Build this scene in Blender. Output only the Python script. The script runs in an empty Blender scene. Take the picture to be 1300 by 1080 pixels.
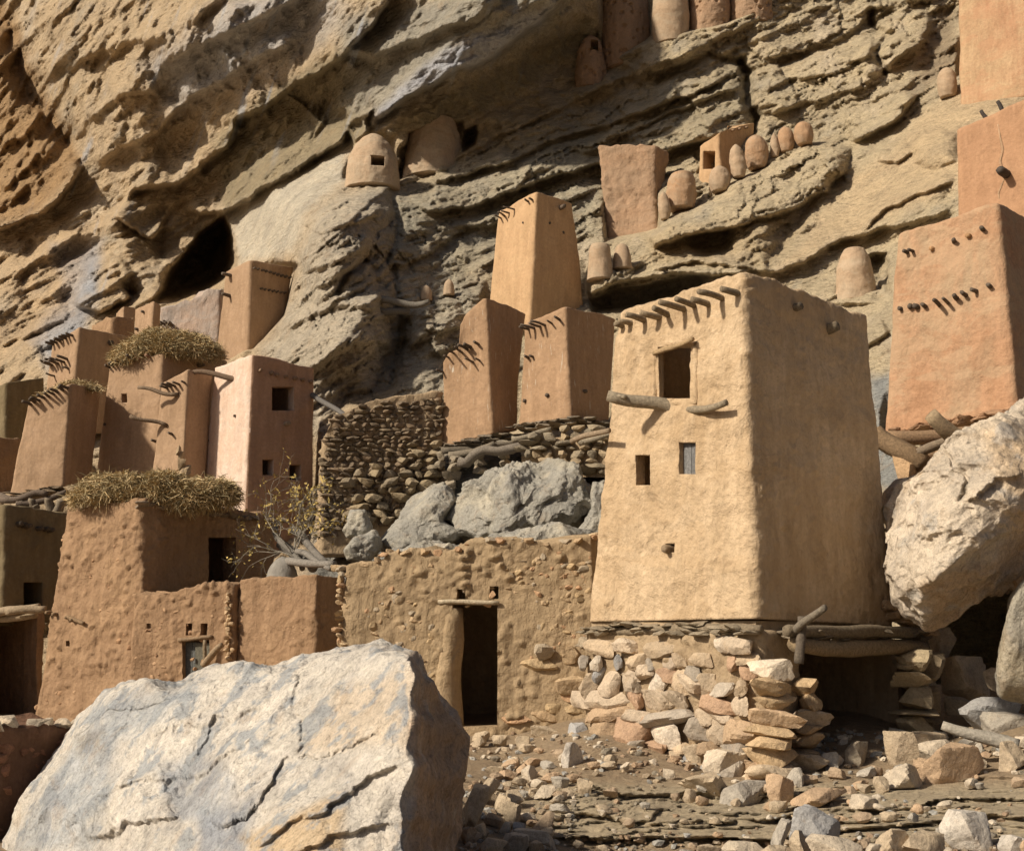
import bpy, bmesh, math, random
import numpy as np
from mathutils import Vector, Matrix

# ---------------------------------------------------------------- camera, light, exposure
SC = bpy.context.scene
COL = SC.collection
F, CX, CY = 1569.0, 650.0, 540.0
PITCH = math.radians(9.4)
CAMZ = 1.8
cam_d = bpy.data.cameras.new('camera')
cam = bpy.data.objects.new('camera', cam_d)
COL.objects.link(cam)
cam.location = (0, 0, CAMZ)
cam.rotation_euler = (math.radians(90) + PITCH, 0, 0)
cam_d.sensor_width = 36
cam_d.lens = F / 1300 * 36
cam_d.clip_end = 2000
SC.camera = cam

SUN_EL, SUN_AZ = 36.0, 28.0          # azimuth: degrees from -X towards the camera side (-Y)
sd = Vector((-math.cos(math.radians(SUN_AZ)) * math.cos(math.radians(SUN_EL)),
             -math.sin(math.radians(SUN_AZ)) * math.cos(math.radians(SUN_EL)),
             math.sin(math.radians(SUN_EL))))
w = bpy.data.worlds.new('World')
SC.world = w
w.use_nodes = True
nt = w.node_tree
bg = nt.nodes['Background']
sky = nt.nodes.new('ShaderNodeTexSky')
sky.sky_type = 'NISHITA'
sky.sun_disc = False
sky.sun_elevation = math.radians(SUN_EL)
sky.sun_rotation = math.atan2(sd.x, sd.y)
sky.dust_density = 4.0
sky.air_density = 0.8
nt.links.new(sky.outputs[0], bg.inputs[0])
bg.inputs[1].default_value = 0.05
sl = bpy.data.lights.new('sun', 'SUN')
sl.energy = 5.0
sl.angle = math.radians(3.5)
sl.color = (1.0, 0.88, 0.71)
so = bpy.data.objects.new('sun', sl)
so.rotation_euler = sd.to_track_quat('Z', 'Y').to_euler()
COL.objects.link(so)
SC.view_settings.view_transform = 'Standard'
SC.view_settings.look = 'None'
SC.view_settings.exposure = 0.02
SC.view_settings.gamma = 1.0

# ---------------------------------------------------------------- maths helpers
CP, SP = math.cos(PITCH), math.sin(PITCH)
def P(px, py, Y):
    u = (px - CX) / F; v = (CY - py) / F
    ry = CP - v * SP; rz = SP + v * CP
    return np.stack([u / ry * Y, Y + 0 * u, CAMZ + rz / ry * Y], -1) if isinstance(px, np.ndarray) else np.array((u / ry * Y, Y, CAMZ + rz / ry * Y))
def ray(px, py):
    u = (px - CX) / F; v = (CY - py) / F
    return np.array((u, CP - v * SP, SP + v * CP))
def smooth(a, b, x):
    t = np.clip((x - a) / (b - a), 0, 1)
    return t * t * (3 - 2 * t)
def _h(ix, iy, iz, k):
    h = (ix * 374761393 + iy * 668265263 + iz * 1274126177 + k * 974634777) & 0xffffffff
    h = ((h ^ (h >> 13)) * 1274126177) & 0xffffffff
    h = ((h ^ (h >> 16)) * 2246822519) & 0xffffffff
    return h ^ (h >> 15)
def pn(p, seed=0):
    """gradient noise in about -1..1"""
    i = np.floor(p).astype(np.int64); f = p - i
    u = f * f * f * (f * (f * 6 - 15) + 10)
    out = np.zeros(len(p))
    for dx in (0, 1):
        wx = u[:, 0] if dx else 1 - u[:, 0]
        for dy in (0, 1):
            wy = u[:, 1] if dy else 1 - u[:, 1]
            for dz in (0, 1):
                wz = u[:, 2] if dz else 1 - u[:, 2]
                h = _h(i[:, 0] + dx, i[:, 1] + dy, i[:, 2] + dz, seed)
                gx = (h & 1023) / 511.5 - 1; gy = ((h >> 10) & 1023) / 511.5 - 1; gz = ((h >> 20) & 1023) / 511.5 - 1
                out += wx * wy * wz * (gx * (f[:, 0] - dx) + gy * (f[:, 1] - dy) + gz * (f[:, 2] - dz))
    return out * 1.25
def fbm(p, o=4, g=0.5, seed=0, ridge=False):
    s = np.zeros(len(p)); a = 1.0; t = 0
    for k in range(o):
        n = pn(p * 2.03 ** k + 17.3 * k, seed + k)
        if ridge: n = 1 - 2.4 * np.abs(n)
        s += a * n; t += a; a *= g
    return s / t
def worley(p, seed=0):
    i = np.floor(p).astype(np.int64); f = p - i
    f1 = np.full(len(p), 9.0); f2 = f1.copy(); idn = np.zeros(len(p), dtype=np.int64)
    for dx in (-1, 0, 1):
        for dy in (-1, 0, 1):
            for dz in (-1, 0, 1):
                h = _h(i[:, 0] + dx, i[:, 1] + dy, i[:, 2] + dz, seed)
                ox = (h & 1023) / 1023; oy = ((h >> 10) & 1023) / 1023; oz = ((h >> 20) & 1023) / 1023
                d = np.sqrt((dx + ox - f[:, 0]) ** 2 + (dy + oy - f[:, 1]) ** 2 + (dz + oz - f[:, 2]) ** 2)
                n1 = d < f1
                f2 = np.where(n1, f1, np.minimum(f2, d))
                idn = np.where(n1, h, idn); f1 = np.where(n1, d, f1)
    return f1, f2, (idn & 4095) / 4095.0
def facets(p, seed=0, q=0.5, t=0.75, hv=0.5, sign=1):
    """broken-rock relief: flat tilted patches that meet in sharp arrises (sign 1: scars, -1: bosses)"""
    i = np.floor(p).astype(np.int64); f = p - i; out = np.full(len(p), 99.0)
    for dx in (-1, 0, 1):
        for dy in (-1, 0, 1):
            for dz in (-1, 0, 1):
                h = _h(i[:, 0] + dx, i[:, 1] + dy, i[:, 2] + dz, seed); g = _h(h, h * 0, h * 0, seed + 7)
                ex = f[:, 0] - dx - (h & 1023) / 1023; ey = f[:, 1] - dy - ((h >> 10) & 1023) / 1023; ez = f[:, 2] - dz - ((h >> 20) & 1023) / 1023
                v = hv * (g & 1023) / 1023 + t * (((g >> 10) & 255) / 127.5 - 1) * ex + t * (((g >> 18) & 255) / 127.5 - 1) * ez + q * (ex * ex + ey * ey + ez * ez) * 1.6
                out = np.minimum(out, v)
    return sign * (out - 0.25)
def tps(pts):
    a = np.array(pts, float); xy = a[:, :2] / 300.0; v = np.log(a[:, 2]); n = len(a)
    d = np.linalg.norm(xy[:, None] - xy[None], axis=2)
    K = np.where(d > 1e-9, d * d * np.log(d + 1e-12), 0) + np.eye(n) * 0.004
    Pm = np.hstack([np.ones((n, 1)), xy])
    A = np.vstack([np.hstack([K, Pm]), np.hstack([Pm.T, np.zeros((3, 3))])])
    s = np.linalg.solve(A, np.concatenate([v, np.zeros(3)]))
    def f(px, py):
        sh = np.shape(px); X = np.ravel(px) / 300.0; Z = np.ravel(py) / 300.0
        r = s[n] + s[n + 1] * X + s[n + 2] * Z
        for k in range(n):
            d2 = (X - xy[k, 0]) ** 2 + (Z - xy[k, 1]) ** 2 + 1e-12
            r = r + s[k] * 0.5 * d2 * np.log(d2)
        return np.exp(r).reshape(sh)
    return f
def segd(px, py, line):
    """distance to a polyline, sign (+ above a line drawn left to right), along-parameter 0..1"""
    best = np.full(px.shape, 1e9); sg = np.zeros(px.shape); tt = np.zeros(px.shape)
    L = [0]
    for a, b in zip(line[:-1], line[1:]): L.append(L[-1] + math.hypot(b[0] - a[0], b[1] - a[1]))
    for k, (a, b) in enumerate(zip(line[:-1], line[1:])):
        dx, dy = b[0] - a[0], b[1] - a[1]; l2 = dx * dx + dy * dy
        t = np.clip(((px - a[0]) * dx + (py - a[1]) * dy) / l2, 0, 1)
        ex = px - a[0] - t * dx; ey = py - a[1] - t * dy
        d = np.hypot(ex, ey); m = d < best
        s = -(dx * (py - a[1]) - dy * (px - a[0])) / math.sqrt(l2)
        best = np.where(m, d, best); sg = np.where(m, np.sign(s), sg)
        tt = np.where(m, (L[k] + t * (L[k + 1] - L[k])) / L[-1], tt)
    return best, sg, tt
def inpoly(px, py, poly):
    c = np.zeros(px.shape, bool); n = len(poly)
    for k in range(n):
        x0, y0 = poly[k]; x1, y1 = poly[(k + 1) % n]
        if y0 == y1: continue
        m = ((y0 > py) != (y1 > py)) & (px < (x1 - x0) * (py - y0) / (y1 - y0) + x0)
        c ^= m
    return c
def polymask(px, py, poly, w):
    d, _, _ = segd(px, py, list(poly) + [poly[0]])
    s = np.where(inpoly(px, py, poly), d, -d)
    return s, smooth(-w, w, s)
def feature(px, py, feats):
    """relief towards the camera, metres"""
    out = np.zeros(px.shape)
    for ft in feats:
        k = ft[0]
        if k == 'ledge':
            _, line, h, up, dn = ft
            x0, x1 = min(p[0] for p in line) - up * 2.5, max(p[0] for p in line) + up * 2.5
            y0, y1 = min(p[1] for p in line) - up * 2.5, max(p[1] for p in line) + up * 2.5
            m = (px > x0) & (px < x1) & (py > y0) & (py < y1)
            if not m.any(): continue
            d, s, t = segd(px[m], py[m], line)
            e = smooth(0, 0.12, t) * smooth(0, 0.12, 1 - t)
            out[m] += h * e * np.where(s > 0, np.exp(-(d / up) ** 1.3), 1 - smooth(0, dn, d))
        elif k == 'crack':
            _, line, h, wd = ft
            x0, x1 = min(p[0] for p in line) - wd * 4, max(p[0] for p in line) + wd * 4
            y0, y1 = min(p[1] for p in line) - wd * 4, max(p[1] for p in line) + wd * 4
            m = (px > x0) & (px < x1) & (py > y0) & (py < y1)
            if not m.any(): continue
            d, s, t = segd(px[m], py[m], line)
            out[m] -= h * np.exp(-(d / wd) ** 2) * smooth(0, 0.08, t) * smooth(0, 0.08, 1 - t)
        else:
            _, poly, h, wd = ft
            s = np.full(px.shape, -1e3)
            s, _m = polymask(px, py, poly, 1)
            out += h * (1 - np.exp(-np.clip(s, 0, None) / wd))
    return out

# ---------------------------------------------------------------- mesh helpers
def mk(name, V, Fc, mat=None, parent=None, origin=None, col=None, flat=False, sharp=0):
    V = np.asarray(V, float)
    if parent is not None and origin is None: origin = parent['_o']
    if origin is None:
        lo, hi = V.min(0), V.max(0); origin = ((lo[0] + hi[0]) / 2, (lo[1] + hi[1]) / 2, lo[2])
    origin = np.array(list(origin), float)
    me = bpy.data.meshes.new(name)
    V2 = (V - origin).astype(np.float32)
    if isinstance(Fc, np.ndarray): Fc = [Fc]
    nv = [f.shape[0] * f.shape[1] for f in Fc]
    me.vertices.add(len(V2)); me.vertices.foreach_set('co', V2.ravel())
    loops = np.concatenate([f.ravel() for f in Fc]).astype(np.int32)
    tot = np.concatenate([np.full(f.shape[0], f.shape[1]) for f in Fc]).astype(np.int32)
    st = np.concatenate([[0], np.cumsum(tot)[:-1]]).astype(np.int32)
    me.loops.add(len(loops)); me.loops.foreach_set('vertex_index', loops)
    me.polygons.add(len(tot)); me.polygons.foreach_set('loop_start', st); me.polygons.foreach_set('loop_total', tot)
    me.polygons.foreach_set('use_smooth', np.full(len(tot), not flat))
    me.update(calc_edges=True); me.validate()
    if sharp: me.set_sharp_from_angle(angle=math.radians(sharp))
    if col is not None:
        c = np.ones((len(V2), 4), np.float32); c[:, :3] = col
        ca = me.color_attributes.new('Col', 'FLOAT_COLOR', 'POINT'); ca.data.foreach_set('color', c.ravel())
    o = bpy.data.objects.new(name, me)
    if mat: me.materials.append(mat)
    COL.objects.link(o)
    if parent is not None: o.parent = parent; o.location = tuple(origin - np.array(parent['_o']))
    else: o.location = tuple(origin)
    return o
def tag(o, label=None, cat=None, group=None, kind=None):
    if label: o['label'] = label
    if cat: o['category'] = cat
    if group: o['group'] = group
    if kind: o['kind'] = kind
    return o
THINGS = []
def thing(name, label, cat, loc, group=None):
    o = bpy.data.objects.new(name, None); COL.objects.link(o)
    o.location = tuple(float(x) for x in loc); o['_o'] = [float(x) for x in loc]
    o.empty_display_size = 0.2
    THINGS.append(o)
    return tag(o, label, cat, group)
def gridq(nr, nc, wrap=False):
    r = np.arange(nr - 1)[:, None]; c = np.arange(nc if wrap else nc - 1)[None]
    c2 = (c + 1) % nc
    return np.stack([r * nc + c + 0 * r, r * nc + c2 + 0 * r, (r + 1) * nc + c2, (r + 1) * nc + c + 0 * r], -1).reshape(-1, 4)
def gridn(G, wrap=False):
    if wrap:
        du = np.roll(G, -1, 1) - np.roll(G, 1, 1)
    else:
        du = np.gradient(G, axis=1)
    dv = np.gradient(G, axis=0)
    n = np.cross(du, dv); l = np.linalg.norm(n, axis=2, keepdims=True)
    return n / np.maximum(l, 1e-9)
_ico = {}
def ico(sub):
    if sub not in _ico:
        bm = bmesh.new(); bmesh.ops.create_icosphere(bm, subdivisions=sub, radius=1)
        _ico[sub] = (np.array([v.co[:] for v in bm.verts]), np.array([[v.index for v in f.verts] for f in bm.faces])); bm.free()
    return _ico[sub]
_bank = {}
def rockshape(seed, sub=3, planes=12, rough=0.045, p=60):
    k = (seed, sub, planes, rough, p)
    if k in _bank: return _bank[k]
    rs = np.random.RandomState(seed); V, T = ico(sub)
    n = rs.normal(size=(planes, 3)); n /= np.linalg.norm(n, axis=1)[:, None]
    n = np.vstack([n, [[0, 0, 1], [0, 0, -1]]])
    h = np.concatenate([rs.uniform(0.55, 1.0, planes), [0.8, 0.8]])
    q = np.clip(V @ n.T, 0, None) / h
    r = 1 / (q ** p).sum(1) ** (1 / p)
    R = V * r[:, None]
    R = R * (1 + rough * fbm(V * 2.2 + seed, 4, 0.55, seed))[:, None]
    R /= np.abs(R).max(0)
    _bank[k] = (R, T)
    return R, T
def rotm(rx, ry, rz):
    return np.array(Matrix.Rotation(rz, 3, 'Z') @ Matrix.Rotation(ry, 3, 'Y') @ Matrix.Rotation(rx, 3, 'X'))
class MB:
    def __init__(s): s.V = []; s.F = []; s.C = []; s.n = 0
    def add(s, V, T, c=(1, 1, 1)):
        if T.shape[1] == 3: T = np.hstack([T, T[:, 2:3]]) if False else T
        s.V.append(V); s.F.append(T + s.n); s.C.append(np.tile(np.array(c, float), (len(V), 1)) if np.ndim(c) == 1 else c); s.n += len(V)
    def build(s, name, mat, parent=None, flat=False, sharp=24):
        if not s.V: return None
        tri = [f for f in s.F if f.shape[1] == 3]; quad = [f for f in s.F if f.shape[1] == 4]
        Fc = []
        if tri: Fc.append(np.vstack(tri))
        if quad: Fc.append(np.vstack(quad))
        return mk(name, np.vstack(s.V), Fc, mat, parent, col=np.vstack(s.C), flat=flat, sharp=0 if flat else sharp)
STONE = [(0.50, 0.38, 0.25), (0.55, 0.40, 0.26), (0.42, 0.33, 0.23), (0.60, 0.48, 0.34), (0.50, 0.31, 0.19), (0.36, 0.32, 0.27), (0.30, 0.30, 0.30), (0.64, 0.55, 0.43), (0.46, 0.37, 0.27)]
def stone(mb, c, sx, sy, sz, rs, sub=3, col=None, yaw=None, tilt=0.18, p=26):
    V, T = rockshape(rs.randint(0, 40), sub)
    R = rotm(rs.uniform(-tilt, tilt), rs.uniform(-tilt, tilt), rs.uniform(0, 6.28) if yaw is None else yaw + rs.uniform(-.3, .3))
    fl = rotm(0, 0, rs.choice([0, math.pi]))
    W = ((V @ fl.T) * np.array([sx, sy, sz])) @ R.T + np.array(c)
    cc = np.array(col if col is not None else STONE[rs.randint(len(STONE))]) * rs.uniform(0.85, 1.12)
    mb.add(W, T, tuple(cc))
def tube(pts, rad, n=8, rs=None, rough=0.06):
    """tapered tube through pts, closed ends"""
    pts = np.array(pts, float); m = len(pts)
    rad = np.interp(np.linspace(0, 1, m), np.linspace(0, 1, len(rad)), rad)
    d = np.gradient(pts, axis=0); d /= np.linalg.norm(d, axis=1)[:, None] + 1e-9
    up = np.array([0, 0, 1.0]) if abs(d[0][2]) < 0.9 else np.array([1.0, 0, 0])
    s = np.cross(d, up); s /= np.linalg.norm(s, axis=1)[:, None]; t = np.cross(s, d)
    a = np.linspace(0, 2 * math.pi, n, endpoint=False)
    rr = rad[:, None] * np.ones(n)[None]
    if rs is not None: rr = rr * (1 + rs.uniform(-rough, rough, (m, n))) * (1 + 0.12 * np.sin(a * 2 + rs.uniform(0, 6)))[None]
    G = pts[:, None] + rr[..., None] * (np.cos(a)[None, :, None] * s[:, None] + np.sin(a)[None, :, None] * t[:, None])
    V = np.vstack([G.reshape(-1, 3), pts[:1], pts[-1:]])
    Q = gridq(m, n, True)
    i0, i1 = m * n, m * n + 1; k = np.arange(n); k2 = (k + 1) % n
    T = np.vstack([np.stack([k2, k, np.full(n, i0)], 1), np.stack([(m - 1) * n + k, (m - 1) * n + k2, np.full(n, i1)], 1)])
    return V, Q, T
def bent(p0, p1, rs, bend=0.05, n=9):
    p0 = np.array(p0, float); p1 = np.array(p1, float); L = np.linalg.norm(p1 - p0)
    t = np.linspace(0, 1, n)[:, None]
    o1, o2 = rs.normal(size=3) * bend * L, rs.normal(size=3) * bend * L * 0.5
    return p0 + (p1 - p0) * t + o1 * np.sin(math.pi * t) + o2 * np.sin(2 * math.pi * t)
def stick(name, p0, p1, r0, r1, mat, parent, rs, bend=0.03, col=None, n=9, sides=8):
    V, Q, T = tube(bent(p0, p1, rs, bend, n), [r0, (r0 + r1) / 2 * 1.05, r1], sides, rs)
    c = np.array(col if col is not None else (0.16, 0.125, 0.09)) * rs.uniform(0.8, 1.2)
    return mk(name, V, [Q, T], mat, parent, col=np.tile(c, (len(V), 1)))

# ---------------------------------------------------------------- materials
def mat(name, rough=0.9):
    m = bpy.data.materials.new(name); m.use_nodes = True
    b = m.node_tree.nodes['Principled BSDF']; b.inputs['Roughness'].default_value = rough
    b.inputs['Specular IOR Level'].default_value = 0.25
    return m, m.node_tree, b
def nd(t, ty, **k):
    n = t.nodes.new(ty)
    for a, v in k.items():
        if a in n.inputs: n.inputs[a].default_value = v
        else: setattr(n, a, v)
    return n
def noise(t, vec, sc, det=6, rg=0.55, dist=0.0):
    n = nd(t, 'ShaderNodeTexNoise'); n.inputs['Scale'].default_value = sc; n.inputs['Detail'].default_value = det
    n.inputs['Roughness'].default_value = rg; n.inputs['Distortion'].default_value = dist
    t.links.new(vec, n.inputs['Vector']); return n.outputs['Fac']
def mapv(t, vec, scale=(1, 1, 1), rot=(0, 0, 0)):
    n = nd(t, 'ShaderNodeMapping'); n.inputs['Scale'].default_value = scale; n.inputs['Rotation'].default_value = rot
    t.links.new(vec, n.inputs['Vector']); return n.outputs[0]
def ramp(t, fac, stops):
    r = nd(t, 'ShaderNodeValToRGB'); e = r.color_ramp.elements
    while len(e) < len(stops): e.new(0.5)
    for el, (p, c) in zip(e, stops):
        el.position = p; el.color = (*c, 1) if len(c) == 3 else c
    t.links.new(fac, r.inputs[0]); return r.outputs[0]
def mixc(t, fac, a, b, mode='MIX'):
    n = nd(t, 'ShaderNodeMix', data_type='RGBA', blend_type=mode)
    for s, v in ((n.inputs[0], fac), (n.inputs[6], a), (n.inputs[7], b)):
        if isinstance(v, (int, float)): s.default_value = v
        elif isinstance(v, tuple): s.default_value = (*v, 1) if len(v) == 3 else v
        else: t.links.new(v, s)
    return n.outputs[2]
def bump(t, h, st, dist, prev=None):
    n = nd(t, 'ShaderNodeBump'); n.inputs['Strength'].default_value = st; n.inputs['Distance'].default_value = dist
    t.links.new(h, n.inputs['Height'])
    if prev is not None: t.links.new(prev, n.inputs['Normal'])
    return n.outputs[0]
def gv(v): return (v, v, v)
def adobe(name, c, c2=None, sc=1.0, bst=0.6, coarse=0.5, drip=0.0, pits=0.3):
    m, t, b = mat(name, 0.92)
    co = nd(t, 'ShaderNodeTexCoord').outputs['Object']
    c2 = c2 or tuple(x * 0.66 for x in c)
    n1 = noise(t, co, 0.9 * sc, 5, 0.6, 0.6)
    base = mixc(t, ramp(t, n1, [(0.36, gv(0)), (0.66, gv(1))]), c, c2)
    n2 = noise(t, mapv(t, co, (3.2 * sc, 3.2 * sc, 0.55 * sc)), 1.6, 5, 0.65)      # rain streaks
    base = mixc(t, ramp(t, n2, [(0.42, gv(0)), (0.7, gv(0.65))]), base, tuple(min(1, x * 1.22 + 0.02) for x in c))
    n3 = noise(t, co, 14 * sc, 6, 0.7)
    base = mixc(t, 1.0, base, ramp(t, n3, [(0.3, gv(0.80)), (0.55, gv(1.0)), (0.75, gv(1.10))]), 'MULTIPLY')
    n6 = noise(t, mapv(t, co, (1.1, 1.1, 2.4)), 0.9, 3, 0.6, 1.2)                   # repair coats
    base = mixc(t, ramp(t, n6, [(0.50, gv(0)), (0.55, gv(0.42))]), base, tuple(min(1, x * 1.12) for x in c2))
    if drip > 0:
        n4 = noise(t, mapv(t, co, (26, 26, 2.2)), 1.0, 3, 0.6)
        n5 = noise(t, co, 1.3, 2)
        f = mixc(t, 1.0, ramp(t, n4, [(0.635, gv(0)), (0.68, gv(1))]), ramp(t, n5, [(0.42, gv(0)), (0.6, gv(drip))]), 'MULTIPLY')
        base = mixc(t, f, base, (0.62, 0.58, 0.5))
    t.links.new(base, b.inputs['Base Color'])
    v = nd(t, 'ShaderNodeTexVoronoi'); v.inputs['Scale'].default_value = 17 * sc; t.links.new(co, v.inputs['Vector'])
    pit = ramp(t, v.outputs['Distance'], [(0.0, gv(0)), (0.16, gv(1))])
    nn = bump(t, noise(t, co, 2.2 * sc, 4, 0.55, 0.2), coarse, 0.12)
    nn = bump(t, noise(t, mapv(t, co, (7 * sc, 7 * sc, 2.6 * sc)), 1.0, 5, 0.6), bst * .7, 0.05, nn)
    nn = bump(t, n3, bst * .6, 0.03, nn)
    nn = bump(t, noise(t, co, 55 * sc, 4, 0.7), bst * 0.8, 0.012, nn)
    nn = bump(t, pit, pits, 0.02, nn)
    t.links.new(nn, b.inputs['Normal'])
    return m
def rockmat(name, sc=1.0, bst=0.7, strata=0.0, rough=0.88, crack=0.3, vary=0.3, chip=1.0):
    m, t, b = mat(name, rough)
    co = nd(t, 'ShaderNodeTexCoord').outputs['Object']
    vc = nd(t, 'ShaderNodeVertexColor', layer_name='Col').outputs[0]
    n1 = noise(t, co, 1.1 * sc, 8, 0.65, 0.5)
    c = mixc(t, 1.0, vc, ramp(t, n1, [(0.25, (1 - vary, 1 - vary, 1 - vary * 0.9)), (0.5, gv(1.0)), (0.75, (1.18, 1.16, 1.13))]), 'MULTIPLY')
    n2 = noise(t, co, 9 * sc, 8, 0.7)
    c = mixc(t, 1.0, c, ramp(t, n2, [(0.3, gv(0.72)), (0.5, gv(1.0)), (0.72, gv(1.15))]), 'MULTIPLY')
    n5 = noise(t, co, 2.3 * sc, 4, 0.6, 0.8)
    c = mixc(t, ramp(t, n5, [(0.56, gv(0)), (0.68, gv(0.22))]), c, (0.42, 0.28, 0.16))
    c = mixc(t, 1.0, c, ramp(t, noise(t, co, 34 * sc, 6, 0.75), [(0.36, gv(0.66)), (0.5, gv(1.0)), (0.7, gv(1.1))]), 'MULTIPLY')
    t.links.new(c, b.inputs['Base Color'])
    v2 = mapv(t, co, (1.2, 1.2, 4.0), (0, math.radians(22), 0)) if strata else co
    nn = bump(t, noise(t, v2, 1.6 * sc, 10, 0.68, 0.3), bst, 0.22 / sc)
    vo = nd(t, 'ShaderNodeTexVoronoi', feature='DISTANCE_TO_EDGE'); vo.inputs['Scale'].default_value = 1.5 * sc
    wv = nd(t, 'ShaderNodeVectorMath', operation='ADD'); t.links.new(v2, wv.inputs[0])
    no = nd(t, 'ShaderNodeTexNoise'); no.inputs['Scale'].default_value = 2.5 * sc; no.inputs['Detail'].default_value = 5; t.links.new(co, no.inputs['Vector']); t.links.new(no.outputs['Color'], wv.inputs[1])
    t.links.new(wv.outputs[0], vo.inputs['Vector'])
    dn = nd(t, 'ShaderNodeVectorMath', operation='SCALE'); t.links.new(no.outputs['Color'], dn.inputs[0]); dn.inputs['Scale'].default_value = 0.5 / sc
    ad = nd(t, 'ShaderNodeVectorMath', operation='ADD'); t.links.new(v2, ad.inputs[0]); t.links.new(dn.outputs[0], ad.inputs[1]); v2d = ad.outputs[0]
    nn = bump(t, ramp(t, vo.outputs['Distance'], [(0.0, gv(0)), (0.03, gv(1))]), crack, 0.05 / sc, nn)
    for s_, d_, a_ in ((2.6, .16, .55), (7.5, .055, .5)):
        vf = nd(t, 'ShaderNodeTexVoronoi'); vf.inputs['Scale'].default_value = s_ * sc; t.links.new(v2d, vf.inputs['Vector'])
        nn = bump(t, vf.outputs['Distance'], a_ * chip, -d_ / sc, nn)
    nn = bump(t, noise(t, v2, 8 * sc, 8, 0.72), bst * 0.9, 0.05 / sc, nn)
    nn = bump(t, noise(t, co, 40 * sc, 5, 0.7), bst * 0.7, 0.012 / sc, nn)
    t.links.new(nn, b.inputs['Normal'])
    return m
def woodmat(name):
    m, t, b = mat(name, 0.85)
    co = nd(t, 'ShaderNodeTexCoord').outputs['Object']
    vc = nd(t, 'ShaderNodeVertexColor', layer_name='Col').outputs[0]
    n2 = noise(t, co, 30, 6, 0.7)
    c = mixc(t, 1.0, vc, ramp(t, n2, [(0.3, gv(0.55)), (0.55, gv(1.0)), (0.8, gv(1.5))]), 'MULTIPLY')
    t.links.new(c, b.inputs['Base Color'])
    t.links.new(bump(t, n2, 0.8, 0.02), b.inputs['Normal'])
    return m
def strawmat(name):
    m, t, b = mat(name, 0.8)
    vc = nd(t, 'ShaderNodeVertexColor', layer_name='Col').outputs[0]
    t.links.new(vc, b.inputs['Base Color'])
    return m
M_TAN = adobe('adobe_tan', (0.57, 0.43, 0.28), (0.455, 0.325, 0.195), bst=1.0, coarse=1.0, pits=.5)
M_ORANGE = adobe('adobe_orange', (0.44, 0.26, 0.15), (0.37, 0.215, 0.125), bst=0.5)
M_ORANGE2 = adobe('adobe_orange_worn', (0.41, 0.235, 0.135), (0.41, 0.295, 0.19), bst=0.7, coarse=0.8)
M_PINK = adobe('adobe_pink', (0.385, 0.26, 0.165), (0.31, 0.205, 0.125), bst=0.35, coarse=0.4)
M_PINK_LIT = adobe('adobe_pink_sunlit', (0.66, 0.53, 0.44), (0.56, 0.40, 0.30), bst=0.35, coarse=0.4)  # pale tone holds sunlight put into the colour, for one granary's bright side
M_DRIP = adobe('adobe_streaked', (0.385, 0.25, 0.15), (0.31, 0.20, 0.12), bst=0.4, drip=0.75)
M_GOLD = adobe('adobe_gold', (0.50, 0.335, 0.19), (0.44, 0.285, 0.16), bst=0.35, coarse=0.4)
M_BROWN = adobe('adobe_rough_brown', (0.35, 0.225, 0.13), (0.27, 0.17, 0.10), bst=1.0, coarse=1.0)
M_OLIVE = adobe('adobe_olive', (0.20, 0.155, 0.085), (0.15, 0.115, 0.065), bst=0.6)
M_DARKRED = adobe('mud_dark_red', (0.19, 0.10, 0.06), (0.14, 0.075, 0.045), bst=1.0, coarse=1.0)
M_RUST = adobe('clay_rust', (0.37, 0.24, 0.15), (0.30, 0.21, 0.14), bst=1.0, coarse=0.9, pits=1.0)
M_CLAY2 = adobe('clay_pot_orange', (0.40, 0.25, 0.145), (0.36, 0.28, 0.2), bst=0.6, sc=1.5)
M_CLAY = adobe('clay_pot', (0.41, 0.295, 0.195), (0.40, 0.325, 0.235), bst=0.4)
M_MUD = adobe('mud_mortar', (0.40, 0.30, 0.19), (0.33, 0.245, 0.155), bst=1.0, coarse=1.0)
M_WALL = adobe('mud_wall', (0.40, 0.295, 0.18), (0.31, 0.225, 0.135), bst=1.0, coarse=1.0)
M_PLASTER = adobe('grey_plaster', (0.42, 0.31, 0.24), (0.34, 0.3, 0.27), bst=0.9)
M_CLIFF = rockmat('cliff_rock', 0.8, 0.75, strata=1, crack=0.35)
M_ROCK = rockmat('boulder_rock', 1.6, 0.7, crack=0.25)
M_STONE = rockmat('stone', 3.0, 0.5, crack=0.1, chip=.6)
M_SOIL = rockmat('soil', 3.0, 0.9, strata=1, crack=0.1, chip=.4)
M_WOOD = woodmat('weathered_wood')
M_STRAW = strawmat('straw')
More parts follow.
